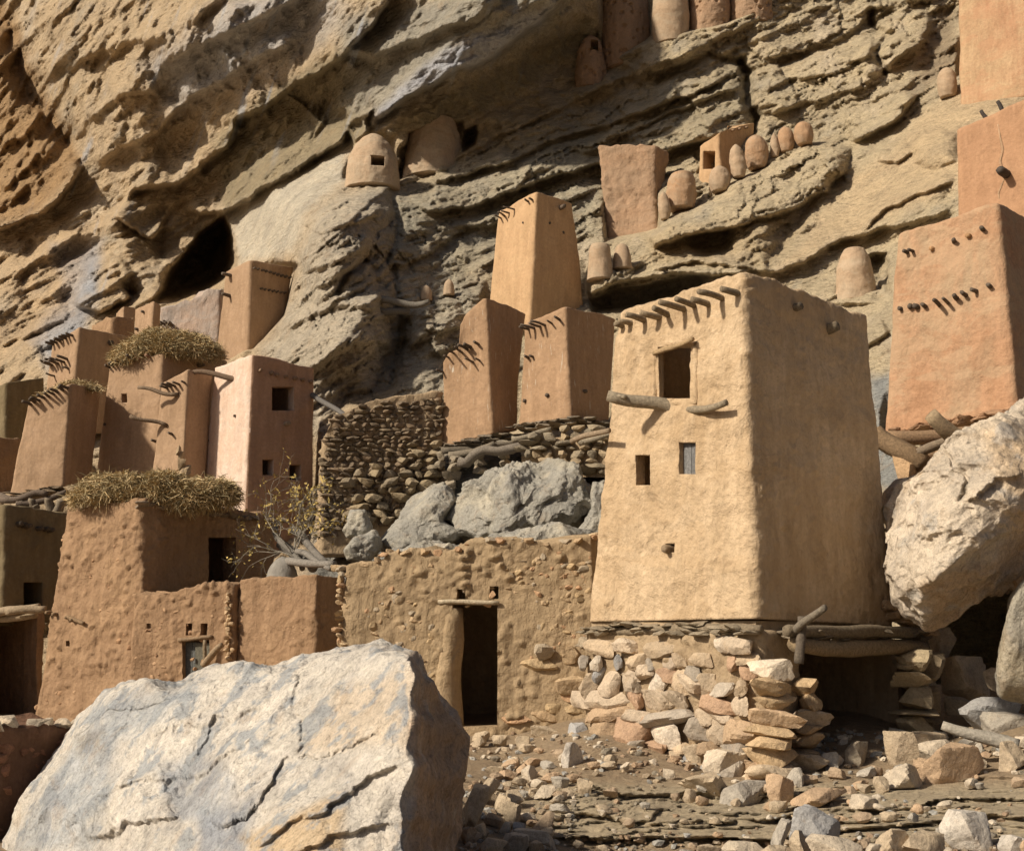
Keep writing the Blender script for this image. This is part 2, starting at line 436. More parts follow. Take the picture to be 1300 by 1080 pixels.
# ---------------------------------------------------------------- cliff
STAINS = []
cliff_pts = [(-300,-250,72),(-300,200,66),(-300,600,52),(-300,1000,32),(1650,-250,40),(1650,200,32),(1650,500,21),(1650,950,14),(650,-250,44),(200,-250,56),(1200,-250,42),
 (0,960,29),(200,960,27),(430,960,24),(600,960,23),(750,960,20),(900,960,17.5),(1100,960,17.0),(1300,960,15.5),
 (0,780,30),(200,780,29),(430,780,26.5),(600,780,25.5),(750,780,23.5),(620,690,26.3),(450,690,27.5),(740,690,25.5),(320,700,29),(410,600,29.5),(470,500,32),(440,400,34),(390,270,38),
 (390,190,46),(300,285,49),(210,350,49),(250,430,42),(100,380,50),(0,480,47),(20,590,35),(60,640,31.5),(0,650,31),(0,350,54),(0,200,57),(0,50,58),(120,120,51),(300,50,45),(450,30,41.5),
 (480,150,41),(600,30,39),(700,0,40),(720,80,44),(800,60,43),(870,50,42),(980,10,42),(560,200,42),(620,290,38.5),(700,230,39.5),(560,340,36.5),(540,440,33.5),(600,540,29.5),(700,560,28.5),
 (760,350,35),(830,330,34.5),(870,240,37.5),(800,200,40),(950,190,37.5),(1010,250,35),(1080,180,36),(1150,60,38.5),(1200,30,39),(1100,300,32),(1000,400,30),(1150,400,27),
 (1120,550,23),(1150,640,20),(1250,680,18.5),(1200,190,32),(1300,100,34),(1280,300,26),(1300,600,19),(1050,600,25),(900,500,28),(850,650,24),(950,800,19.5),(1200,850,17.5),(1300,850,17)]
W_SPUR = [(400,262),(430,245),(470,236),(497,238),(500,262),(492,300),(470,330),(482,360),(495,400),(500,440),(470,500),(440,505),(400,560),(370,520),(330,440),(372,380),(378,320)]
R_POTLEDGE = [(818,288),(850,272),(905,244),(960,216),(1020,182),(1060,175),(1084,190),(1078,212),(1046,240),(1010,262),(960,282),(900,296),(830,318)]
R_PILLAR = [(925,282),(985,275),(985,310),(972,338),(935,335),(928,310)]
F_CLIFF = [
 # great overhang upper left and its stepped soffits
 ('ledge', [(140,265),(175,235),(222,232),(285,186),(303,150),(355,118),(425,78),(470,30),(520,-40)], 2.6, 60, 9),
 ('ledge', [(225,262),(283,268),(330,240),(380,210),(432,178),(446,150)], 2.6, 45, 7),
 ('ledge', [(143,272),(165,285),(196,305)], 2.2, 40, 5),
 ('ledge', [(70,90),(130,60),(210,40),(300,-20)], 1.4, 50, 14),
 ('ledge', [(190,85),(240,60),(330,20),(420,-30)], 1.3, 30, 12),
 ('ledge', [(110,150),(150,120),(200,110)], 0.9, 25, 8),
 ('ledge', [(118,205),(160,180),(200,165),(228,128)], 1.4, 30, 10),
 ('ledge', [(205,150),(250,118),(320,75),(380,45)], 1.0, 24, 9),
 # second lip, blue streaked
 ('ledge', [(462,172),(472,150),(500,130),(560,98),(620,72),(680,28),(720,-10),(760,-60)], 3.0, 55, 8),
 ('ledge', [(440,150),(452,175),(470,172)], 2.0, 30, 6),
 ('ledge', [(430,60),(470,70),(520,50),(600,20),(650,-20)], 1.2, 30, 12),
 # arch at the far left
 ('ledge', [(-40,-20),(15,40),(32,90),(62,150),(88,180),(106,206)], -3.0, 30, 34),
 ('ledge', [(-60,292),(0,290),(48,272),(82,240),(108,208)], 2.4, 16, 6),
 ('ledge', [(0,190),(30,170),(48,140)], 1.2, 18, 6),
 ('ledge', [(0,240),(25,225),(45,190)], 1.0, 16, 6),
 # blocks under the overhang
 ('poly', [(128,270),(146,262),(196,306),(206,330),(236,318),(218,345),(196,384),(165,372),(140,350),(128,310)], 2.4, 14),
 ('poly', [(90,384),(100,335),(140,318),(170,345),(164,380),(128,392),(98,396)], 1.8, 8),
 ('ledge', [(92,388),(128,392),(166,376)], 1.6, 30, 4),
 ('poly', [(204,248),(240,238),(290,272),(262,296),(222,340),(206,332)], 1.0, 12),
 # caves
 ('poly', [(188,386),(216,346),(250,296),(284,272),(302,318),(302,345),(288,360),(262,375),(232,382)], -12.0, 9),
 ('poly', [(583,168),(604,160),(606,185),(588,192)], -3.0, 4),
 ('poly', [(505,190),(520,178),(512,225),(500,232)], -2.5, 5),
 ('poly', [(735,60),(762,35),(765,110),(735,100)], -1.5, 10),
 ('poly', [(1098,325),(1130,318),(1135,372),(1100,350)], -2.0, 6),
 # spur
 ('poly', W_SPUR, 2.6, 22),
 ('ledge', [(400,300),(430,285),(470,275),(490,270)], 0.8, 20, 6),
 ('ledge', [(385,345),(420,330),(450,320),(480,312)], 0.9, 20, 7),
 ('ledge', [(360,420),(400,395),(450,385),(485,390)], 0.7, 25, 7),
 ('ledge', [(380,470),(430,440),(480,430),(498,440)], 0.8, 25, 8),
 ('crack', [(500,240),(508,290),(492,330),(506,380),(512,430),(490,500)], .7, 5),
 ('crack', [(470,330),(440,350),(430,380)], 1.0, 4),
 ('poly', [(520,400),(560,370),(600,372),(612,400),(575,440),(560,500),(515,505),(508,460)], 1.2, 18),
 ('ledge', [(515,440),(545,420),(590,410)], 0.7, 16, 5),
 ('ledge', [(430,395),(480,378),(540,382)], 0.6, 12, 5),
 # layered band above the granaries
 ('ledge', [(512,250),(545,266),(600,262),(640,245),(700,222),(760,205),(830,190),(890,176),(945,160)], 2.2, 42, 6),
 ('ledge', [(530,232),(580,222),(640,204),(700,178),(760,160),(830,135),(900,112),(945,82)], 1.2, 20, 5),
 ('ledge', [(560,205),(620,180),(680,150),(760,112),(830,82),(900,56),(980,10)], 0.7, 16, 6),
 ('ledge', [(556,290),(620,285),(690,262),(758,238)], 0.7, 16, 5),
 ('ledge', [(600,320),(660,300),(740,285)], 0.5, 14, 5),
 ('ledge', [(760,175),(820,160),(880,130),(930,112),(948,105)], 0.9, 12, 5),
 ('crack', [(935,74),(950,95),(948,125),(960,150),(955,175)], 2.0, 6),
 ('crack', [(940,78),(900,72),(860,90),(830,110)], 0.9, 4),
 ('ledge', [(955,120),(1000,100),(1050,95),(1100,70),(1110,40)], 0.9, 20, 6),
 ('ledge', [(960,75),(1010,62),(1060,50),(1108,15)], 0.8, 16, 6),
 ('ledge', [(975,145),(1030,130),(1090,110),(1120,85)], 0.7, 14, 5),
 ('ledge', [(1090,95),(1130,80),(1170,50),(1180,10)], 1.5, 26, 9),
 ('ledge', [(1080,180),(1110,165),(1140,145),(1165,120)], 1.6, 22, 7),
 ('crack', [(1105,10),(1108,30),(1128,45),(1112,70),(1125,100)], 1.1, 5),
 ('poly', [(1170,40),(1216,0),(1216,90),(1180,120),(1150,118)], -1.3, 14),
 # pot ledge and its pillar
 ('poly', R_POTLEDGE, 2.4, 13),
 ('ledge', [(822,312),(880,296),(950,282),(1010,262),(1048,240),(1083,205)], 1.6, 20, 5),
 ('poly', R_PILLAR, 1.8, 10),
 ('poly', [(870,300),(925,288),(928,330),(880,330)], -1.6, 8),
 ('poly', [(985,282),(1040,250),(1020,290),(985,330)], -0.9, 8),
 ('ledge', [(816,340),(880,332),(940,338),(985,345)], 0.9, 16, 5),
 ('ledge', [(700,388),(740,372),(800,352),(850,345),(900,350),(960,345)], 2.0, 26, 5),
 ('poly', [(742,380),(800,360),(872,352),(905,350),(890,372),(800,402),(752,404)], -3.2, 6),
 # smooth slab and its lips on the right
 ('ledge', [(960,352),(1020,330),(1080,296),(1140,285),(1215,262)], 1.3, 26, 6),
 ('ledge', [(1090,292),(1130,262),(1180,240),(1215,228)], 0.8, 12, 5),
 ('poly', [(1155,190),(1170,172),(1200,165),(1216,170),(1216,205),(1190,218),(1165,208)], 1.3, 10),
 ('ledge', [(1110,205),(1140,203),(1160,190)], 0.6, 16, 4),
 ('ledge', [(985,400),(1060,385),(1120,380)], 0.6, 20, 5),
 ('ledge', [(1095,440),(1130,420)], 0.8, 20, 5),
 # rock below the middle granaries
 # left lower wall of the cliff
 ('ledge', [(0,330),(60,300),(115,262)], 0.5, 30, 12),
 ('ledge', [(0,440),(40,420),(90,400)], 0.9, 26, 8),
 ('ledge', [(0,490),(30,470),(60,460)], 0.8, 20, 8),
 ('poly', [(68,318),(100,300),(128,300),(126,330),(100,345),(70,345)], -0.8, 8),
 ('crack', [(45,300),(30,350),(42,400)], 0.6, 8),
 ('crack', [(285,200),(330,225),(372,215)], 0.0, 4),
]
CLEAR = [   # recesses behind buildings: polygon, depth pushed back to
 ([(620,262),(680,235),(730,250),(748,300),(748,380),(640,392),(612,392)], 36.0),
 ([(555,450),(620,378),(668,398),(662,545),(640,560),(555,560)], 31.5),
 ([(655,410),(720,388),(785,402),(775,530),(655,545)], 30.5),
 ([(252,460),(320,448),(404,468),(402,640),(390,690),(250,600)], 31.5),
 ([(115,450),(200,425),(290,450),(270,600),(115,610)], 34.5),
 ([(5,510),(88,485),(130,492),(120,605),(5,620)], 34.0),
 ([(50,430),(100,412),(165,430),(150,500),(50,500)], 40.5),
 ([(268,345),(318,326),(376,338),(360,400),(320,440),(268,447)], 41.5),
 ([(762,192),(830,188),(835,290),(770,305)], 38.6),
 ([(760,-40),(830,-40),(828,48),(765,80)], 43.3),
 ([(1060,324),(1116,320),(1118,366),(1062,370)], 30.8), ([(828,-60),(990,-60),(985,0),(925,27),(828,46)], 43.3),
 ([(437,226),(440,190),(470,168),(500,174),(508,226)], 41.6), ([(508,228),(520,170),(586,155),(590,180)], 42.6),
 ([(1120,300),(1270,255),(1320,280),(1320,545),(1120,552)], 24.5),
 ([(1150,790),(1200,778),(1300,705),(1420,690),(1420,900),(1150,900)], 22),
 ([(1210,160),(1320,120),(1320,300),(1210,310)], 28.5), ([(1212,-60),(1340,-60),(1340,90),(1216,95)], 38),
]
CLF = tps(cliff_pts)
BLK0 = []
def cliff_depth(px, py, clear=True):
    p3 = np.stack([px / 46.0, py / 46.0, 0 * px], -1).reshape(-1, 3)
    wx = fbm(p3, 4, 0.55, 3).reshape(px.shape) * 13
    wy = fbm(p3, 4, 0.55, 9).reshape(px.shape) * 11
    qx, qy = px + wx, py + wy
    D = CLF(px, py)
    rel = 0.72 * feature(qx, qy, F_CLIFF)
    # strata: tilted beds, steep on the left, easier on the right
    sl = np.where(px < 500, 0.85, 0.85 - 0.42 * smooth(480, 760, px))
    S = py + 0.85 * np.minimum(px, 500) + 0.43 * np.maximum(px - 500, 0) + 40
    rough = polymask(px, py, [(330,440),(400,250),(500,235),(560,200),(740,110),(990,-10),(1220,-60),(1230,110),(1085,175),(1060,240),(990,340),(900,350),(760,390),(560,520),(430,560)], 40)[1]
    smoothslab = polymask(px, py, [(985,345),(1085,225),(1215,112),(1400,60),(1400,250),(1210,240),(1100,290)], 14)[1]
    pale = polymask(px, py, [(285,272),(440,184),(445,230),(395,262),(372,320),(305,335)], 10)[1]
    amp = (0.30 + 0.8 * rough) * (1 - 0.93 * smoothslab) * (1 - 0.9 * pale)
    w2 = fbm(np.stack([px / 90, py / 90, 0 * px], -1).reshape(-1, 3), 5, 0.6, 21).reshape(px.shape)
    U = px - .45 * py + w2 * 60
    for per, a, sd_ in ((47.0, 0.55, 1), (19.0, 0.36, 2), (9.0, 0.24, 3), (4.6, 0.11, 4)):
        q = (S + w2 * 34 + wy * 0.5) / per
        iq = np.floor(q); fr = q - iq
        hh = _h(iq.astype(np.int64), 0 * iq.astype(np.int64), 0 * iq.astype(np.int64), sd_)
        ib = np.floor(U / (per * 2.6) + (hh & 255) / 37.0).astype(np.int64); hb = _h(iq.astype(np.int64), ib, ib * 0, sd_ + 20)
        k = 0.15 + 0.85 * ((hb & 1023) / 1023)
        rel += amp * a * .8 * (((hb >> 10) & 255) / 255 - .5)
        mod = 0.5 + 0.9 * pn(np.stack([px / (per * 4), py / (per * 4), hh % 97 + 0 * px], -1).reshape(-1, 3), 5).reshape(px.shape)
        rel += 0.62 * amp * a * k * np.clip(mod, 0, 1.4) * (fr ** 1.3) * (1 - smooth(0.86, 1.0, fr))
    base = P(px, py, D)
    p = base.reshape(-1, 3)
    # rotate the frame so the grain follows the beds
    ca, sa = math.cos(math.radians(28)), math.sin(math.radians(28))
    g = np.stack([p[:, 0] * ca + p[:, 2] * sa, p[:, 1], -p[:, 0] * sa + p[:, 2] * ca], -1)
    n1 = fbm(g * np.array([0.30, 0.3, 0.7]), 5, 0.55, 31).reshape(px.shape)
    n2 = fbm(g * np.array([0.9, 0.9, 2.6]), 5, 0.62, 41, True).reshape(px.shape)
    n3 = fbm(g * np.array([3.2, 3.2, 8.0]), 4, 0.6, 51).reshape(px.shape)
    wv = fbm(g * 0.8, 3, 0.5, 8)[:, None] * 0.25
    blk = (facets(g * np.array([0.16, 0.12, 0.34]) + wv, 5) * 1.9 + facets(g * np.array([0.45, 0.3, 1.0]) + wv, 6) * 0.75 + facets(g * np.array([1.3, 0.8, 2.9]) + wv, 7) * 0.26 + facets(g * np.array([3.6, 2, 8]) + wv, 8) * 0.11).reshape(px.shape)
    blk = blk - 1.0 * BLK0[0] if BLK0 else blk
    crk = np.clip(-blk, 0, 1) * 0
    sm = (1 - 0.85 * smoothslab) * (1 - 0.75 * pale)
    rel += n1 * 0.8 * (1 - 0.6 * smoothslab) * (1 - .6 * pale) + sm * (n2 * 0.07 + n3 * 0.05 + blk)
    # knobbly weathered masses on the spur and the great overhang
    knob = polymask(px, py, [(60,-60),(440,-60),(430,60),(300,140),(215,225),(140,262),(90,170)], 30)[1] + polymask(px, py, W_SPUR, 20)[1] + polymask(px, py, [(500,350),(620,360),(620,520),(500,520)], 20)[1]
    f1, f2, idn = worley(np.stack([p[:, 0] * 0.62 - p[:, 2] * 0.42, p[:, 1] * 0.5, p[:, 0] * .18 + p[:, 2] * 0.36], -1) + fbm(p * 0.5, 3, 0.5, 18)[:, None] * 0.7, 15)
    rel += (knob.reshape(-1) * (0.55 - f1) * 0.5).reshape(px.shape)
    D = D - rel * (D / 38.0)
    if clear:
        for poly, back in CLEAR:
            x0, x1 = min(a[0] for a in poly) - 14, max(a[0] for a in poly) + 14
            y0, y1 = min(a[1] for a in poly) - 14, max(a[1] for a in poly) + 14
            m = (px > x0) & (px < x1) & (py > y0) & (py < y1)
            if m.any():
                mm = polymask(px[m], py[m], poly, 5)[1]
                D[m] = np.where(D[m] < back, D[m] * (1 - mm) + back * mm, D[m])
    return D, (smoothslab, pale, rough, n1, n2, wx, wy, crk)
_q = np.random.RandomState(1).uniform(-30, 30, (20000, 3))
BLK0.append(float((facets(_q, 5) * 1.9 + facets(_q, 6) * .75 + facets(_q, 7) * .26 + facets(_q, 8) * .11).mean()) + .15)
xs = np.concatenate([np.linspace(-320, -30, 60), np.arange(-28, 1330, 2.0), np.linspace(1334, 1650, 60)])
ys = np.concatenate([np.linspace(-260, -30, 50), np.arange(-28, 720, 2.0), np.arange(722, 965, 6.0)])
PX, PY = np.meshgrid(xs, ys)
DC, (ss, pale, rough, n1, n2, wx, wy, crk) = cliff_depth(PX, PY)
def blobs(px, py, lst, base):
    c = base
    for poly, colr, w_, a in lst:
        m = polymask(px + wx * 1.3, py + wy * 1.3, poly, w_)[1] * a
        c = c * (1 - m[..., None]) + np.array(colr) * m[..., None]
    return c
tan, warm, grey, blue, palec, olive = (0.50,0.415,0.28), (0.50,0.385,0.25), (0.38,0.355,0.30), (0.34,0.37,0.42), (0.58,0.49,0.37), (0.27,0.225,0.14)
lr = smooth(350, 750, PX)[..., None]
cc = np.array(warm) * (1 - lr) + np.array(tan) * lr
bz = fbm(np.stack([PX / 60, PY / 60 + PX / 110, 0 * PX], -1).reshape(-1, 3), 5, 0.6, 61).reshape(PX.shape)
m = smooth(0.05, 0.35, bz) * 0.6; cc = cc * (1 - m[..., None]) + np.array(palec) * m[..., None]
m = smooth(0.08, 0.4, -bz) * 0.6 * (1 - ss); cc = cc * (1 - m[..., None]) + np.array(grey) * m[..., None]
cc = blobs(PX, PY, [
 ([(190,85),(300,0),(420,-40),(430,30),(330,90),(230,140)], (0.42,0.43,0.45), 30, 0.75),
 ([(270,180),(330,120),(440,60),(470,170),(360,232),(285,272)], (0.25,0.215,0.14), 12, 0.75),  # soffit of the great overhang: its shade put into the rock colour
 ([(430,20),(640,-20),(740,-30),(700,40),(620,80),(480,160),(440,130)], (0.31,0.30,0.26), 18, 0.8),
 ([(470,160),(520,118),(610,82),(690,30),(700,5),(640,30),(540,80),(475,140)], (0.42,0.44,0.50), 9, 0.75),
 ([(480,172),(560,125),(650,80),(740,20),(765,40),(640,130),(580,160)], (0.24,0.21,0.135), 9, 0.7),  # underside shade of the second lip, painted on the rock
 ([(285,272),(440,184),(445,230),(395,262),(372,320),(305,335)], (0.56,0.52,0.43), 10, 0.8),
 ([(68,310),(128,305),(122,372),(80,372)], (0.30,0.35,0.43), 12, 0.8),
 ([(80,372),(120,360),(110,430),(60,460),(40,430)], (0.30,0.35,0.43), 14, 0.7),
 ([(0,290),(130,280),(90,400),(0,460)], (0.50,0.36,0.22), 20, 0.5),
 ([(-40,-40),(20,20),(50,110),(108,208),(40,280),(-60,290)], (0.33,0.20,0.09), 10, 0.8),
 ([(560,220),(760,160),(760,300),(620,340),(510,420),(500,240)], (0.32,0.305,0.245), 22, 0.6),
 ([(500,240),(540,260),(500,500),(470,510),(470,330)], (0.30,0.29,0.24), 14, 0.5),  # ravine darkness painted in, on top of the carved crack
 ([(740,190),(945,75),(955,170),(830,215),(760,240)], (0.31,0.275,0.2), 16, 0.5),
 ([(1170,30),(1215,10),(1215,90),(1160,118)], (0.30,0.235,0.16), 12, 0.8),
 ([(820,300),(1040,262),(990,330),(930,340),(825,330)], (0.42,0.32,0.19), 12, 0.5),
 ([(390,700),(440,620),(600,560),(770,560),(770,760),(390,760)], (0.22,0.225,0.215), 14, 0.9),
 ([(700,390),(900,350),(890,380),(760,400)], (0.2,0.2,0.19), 8, 0.6),  # shade under the ledge lip, put into the colour
 ([(985,345),(1085,225),(1215,112),(1400,60),(1400,250),(1210,240),(1100,290)], (0.55,0.42,0.265), 14, 0.8),
 (W_SPUR, (0.46,0.42,0.345), 14, 0.7),
 ([(505,350),(612,360),(600,500),(505,505)], (0.40,0.375,0.31), 16, 0.7),
 ([(1100,480),(1130,470),(1150,620),(1110,620)], (0.25,0.28,0.30), 10, 0.8),
], cc)
# rain streaks: blue-grey bands running down the face
st = fbm(np.stack([PX / 14 + PY / 40, PY / 130, 0 * PX], -1).reshape(-1, 3), 4, 0.6, 71).reshape(PX.shape)
zone = polymask(PX, PY, [(60,-60),(760,-80),(640,110),(450,190),(300,200),(200,180),(130,420),(40,470),(60,250)], 60)[1] * smooth(-0.1, 0.3, bz + 0.15)
m = smooth(0.12, 0.34, st) * 0.7 * zone; cc = cc * (1 - m[..., None]) + np.array((0.40,0.44,0.50)) * m[..., None]
cc = cc * (1 - 0.35 * crk * (1 - ss))[..., None]
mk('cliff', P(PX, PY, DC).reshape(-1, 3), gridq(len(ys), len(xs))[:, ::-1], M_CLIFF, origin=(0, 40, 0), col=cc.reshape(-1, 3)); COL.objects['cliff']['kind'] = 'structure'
def cliffY(px, py):
    i = np.searchsorted(ys, py); j = np.searchsorted(xs, px)
    return float(DC[i, j])

# ---------------------------------------------------------------- ground
gpts = [(450,930,17.8),(600,925,17.2),(640,960,15),(600,1000,12.5),(600,1080,10.6),(740,940,14.8),(740,985,13.2),(740,1070,11.6),(880,1005,12.9),(880,1060,11.7),(1000,985,13.3),(1000,1060,11.5),
 (1100,930,14.6),(1100,985,13.3),(1100,1060,11.0),(1300,935,13.6),(1300,990,12.6),(1300,1060,10.6),(0,1150,8.8),(600,1150,8.6),(1300,1150,8.4),(0,1300,6.1),(1300,1300,6),(-300,1300,6),(1600,1300,6),
 (-300,1000,16),(0,935,21),(0,1060,11.5),(250,940,20),(250,1060,11.5),(1600,950,13),(1600,1060,10.5),(0,870,33),(250,870,33),(-300,870,33),(600,880,21),(900,880,18),(1200,890,16.8),(1600,880,16),(650,1700,3.4),(-300,1700,3.4),(1600,1700,3.4)]
GRF = tps(gpts)
F_GR = [('ledge', [(620,1000),(720,985),(800,1010),(900,1005),(1000,1010),(1100,1000),(1250,985),(1400,980)], 0.18, 14, 5),
 ('ledge', [(640,1040),(740,1030),(850,1045),(1000,1035),(1130,1020),(1300,1010),(1420,1010)], 0.2, 14, 5),
 ('ledge', [(700,1062),(820,1060),(960,1062),(1100,1048),(1250,1035),(1420,1035)], 0.25, 12, 5)]
gx = np.concatenate([np.linspace(-320, 420, 120), np.arange(422, 1330, 2.5), np.linspace(1335, 1620, 50)])
gy = np.concatenate([np.arange(868, 1100, 2.0), np.linspace(1103, 1700, 120)])
GX, GY = np.meshgrid(gx, gy)
GD = GRF(GX, GY)
pg = P(GX, GY, GD).reshape(-1, 3)
band = smooth(985, 1005, GY) * (1 - smooth(1062, 1080, GY)) * smooth(600, 720, GX)
w3 = fbm(pg * 0.9, 4, 0.6, 5).reshape(GX.shape)
rg = feature(GX + w3 * 20, GY + w3 * 14, F_GR) + fbm(pg * 1.3, 5, 0.55, 2).reshape(GX.shape) * 0.10 + fbm(pg * 7, 4, 0.6, 4).reshape(GX.shape) * 0.04
q = (GY + GX * 0.05 + w3 * 26) / 7.5; fr = q - np.floor(q)
kk = (_h(np.floor(q).astype(np.int64), np.zeros(q.shape, np.int64), np.zeros(q.shape, np.int64), 7) & 1023) / 1023
rg += band * (0.06 + 0.2 * kk * np.clip(0.6 + pn(np.stack([GX / 40, np.floor(q) * 3.7, 0 * GX], -1).reshape(-1, 3), 3).reshape(GX.shape) * 1.4, 0, 1.3)) * fr ** 1.2 * (1 - smooth(.84, 1, fr))
q2 = (GY + GX * 0.03 + w3 * 40) / 3.4; f2_ = q2 - np.floor(q2); rg += band * .05 * f2_ * (1 - smooth(.8, 1, f2_)) * (.5 + (_h(np.floor(q2).astype(np.int64), np.floor(GX / 35 + w3 * 5).astype(np.int64), np.zeros(q.shape, np.int64), 9) & 255) / 255)
rg += band * (fbm(pg * np.array((1.5, 1.5, 9)), 5, .65, 14).reshape(GX.shape) * .16) + (1 - band) * np.abs(fbm(pg * 4, 4, .6, 15).reshape(GX.shape)) * .09
GD = GD - rg
gc = np.tile(np.array((0.33, 0.25, 0.165)), (*GX.shape, 1))
gc = gc * (1 - band[..., None]) + np.array((0.43, 0.355, 0.245)) * band[..., None]
g_ = mk('slope', P(GX, GY, GD).reshape(-1, 3), gridq(len(gy), len(gx))[:, ::-1], M_SOIL, origin=(0, 12, 0), col=gc.reshape(-1, 3)); g_['kind'] = 'structure'
def groundY(px, py):
    i = min(np.searchsorted(gy, py), len(gy) - 1); j = min(np.searchsorted(gx, px), len(gx) - 1)
    return float(GD[i, j])
ax = np.linspace(-1, 1, 41); AX, AY = np.meshgrid(np.sign(ax) * np.abs(ax) ** 2.2 * 400, np.sign(ax) * np.abs(ax) ** 2.2 * 400)
g2 = mk('ground', np.stack([AX, AY, -0.42 + 0.04 * np.sin(AX * 1.1) * np.cos(AY * 0.8)], -1).reshape(-1, 3), gridq(41, 41), M_SOIL, origin=(0, 0, -0.4), col=np.tile(np.array((0.32, 0.24, 0.155)), (1681, 1))); g2['kind'] = 'structure'

# ---------------------------------------------------------------- mud building bodies
class Tower:
    pass
def solve_dir(C, d, px, py):
    r = ray(px, py); k = r[0] / r[1]
    t = (k * C[1] - C[0]) / (d[0] - k * d[1])
    q = C + t * d; q[2] = CAMZ + r[2] / r[1] * q[1]
    return q
def tower_geo(C, L, R, tC, tL, tR, Y, yaw, taper=0.03, ext=0.0, level=True):
    """C,L,R bottom pixels; tC,tL,tR top pixels; Y depth of the near corner; yaw of the left face"""
    g = Tower(); a = math.radians(yaw)
    dL = np.array((-math.cos(a), math.sin(a), 0)); dR = np.array((math.sin(a), math.cos(a), 0))
    g.nL = np.array((-math.sin(a), -math.cos(a), 0)); g.nR = np.array((math.cos(a), -math.sin(a), 0)); g.dL, g.dR = dL, dR
    g.C = P(*C, Y); g.L = solve_dir(g.C, dL, *L); g.R = solve_dir(g.C, dR, *R)
    if level: g.L[2] = g.C[2]; g.R[2] = g.C[2]
    g.C[2] -= ext; g.L[2] -= ext; g.R[2] -= ext
    sz = (np.linalg.norm(g.L - g.C) + np.linalg.norm(g.R - g.C)) / 2
    g.tC = P(*tC, Y + taper * sz); g.tL = solve_dir(g.tC, dL, *tL); g.tR = solve_dir(g.tC, dR, *tR)
    g.B = g.L + g.R - g.C; g.tB = g.tL + g.tR - g.tC
    return g
def facept(g, face, px, py, off=0.0):
    """point on the left ('L') or right ('R') face seen at a pixel"""
    o = g.C; n0 = g.nL if face == 'L' else g.nR
    e = g.L - g.C if face == 'L' else g.R - g.C
    n = np.cross(e, g.tC - g.C); n /= np.linalg.norm(n)
    if n @ n0 < 0: n = -n
    r = ray(px, py); c = np.array((0, 0, CAMZ))
    t = ((o - c) @ n) / (r @ n)
    return c + r * t + n0 * off
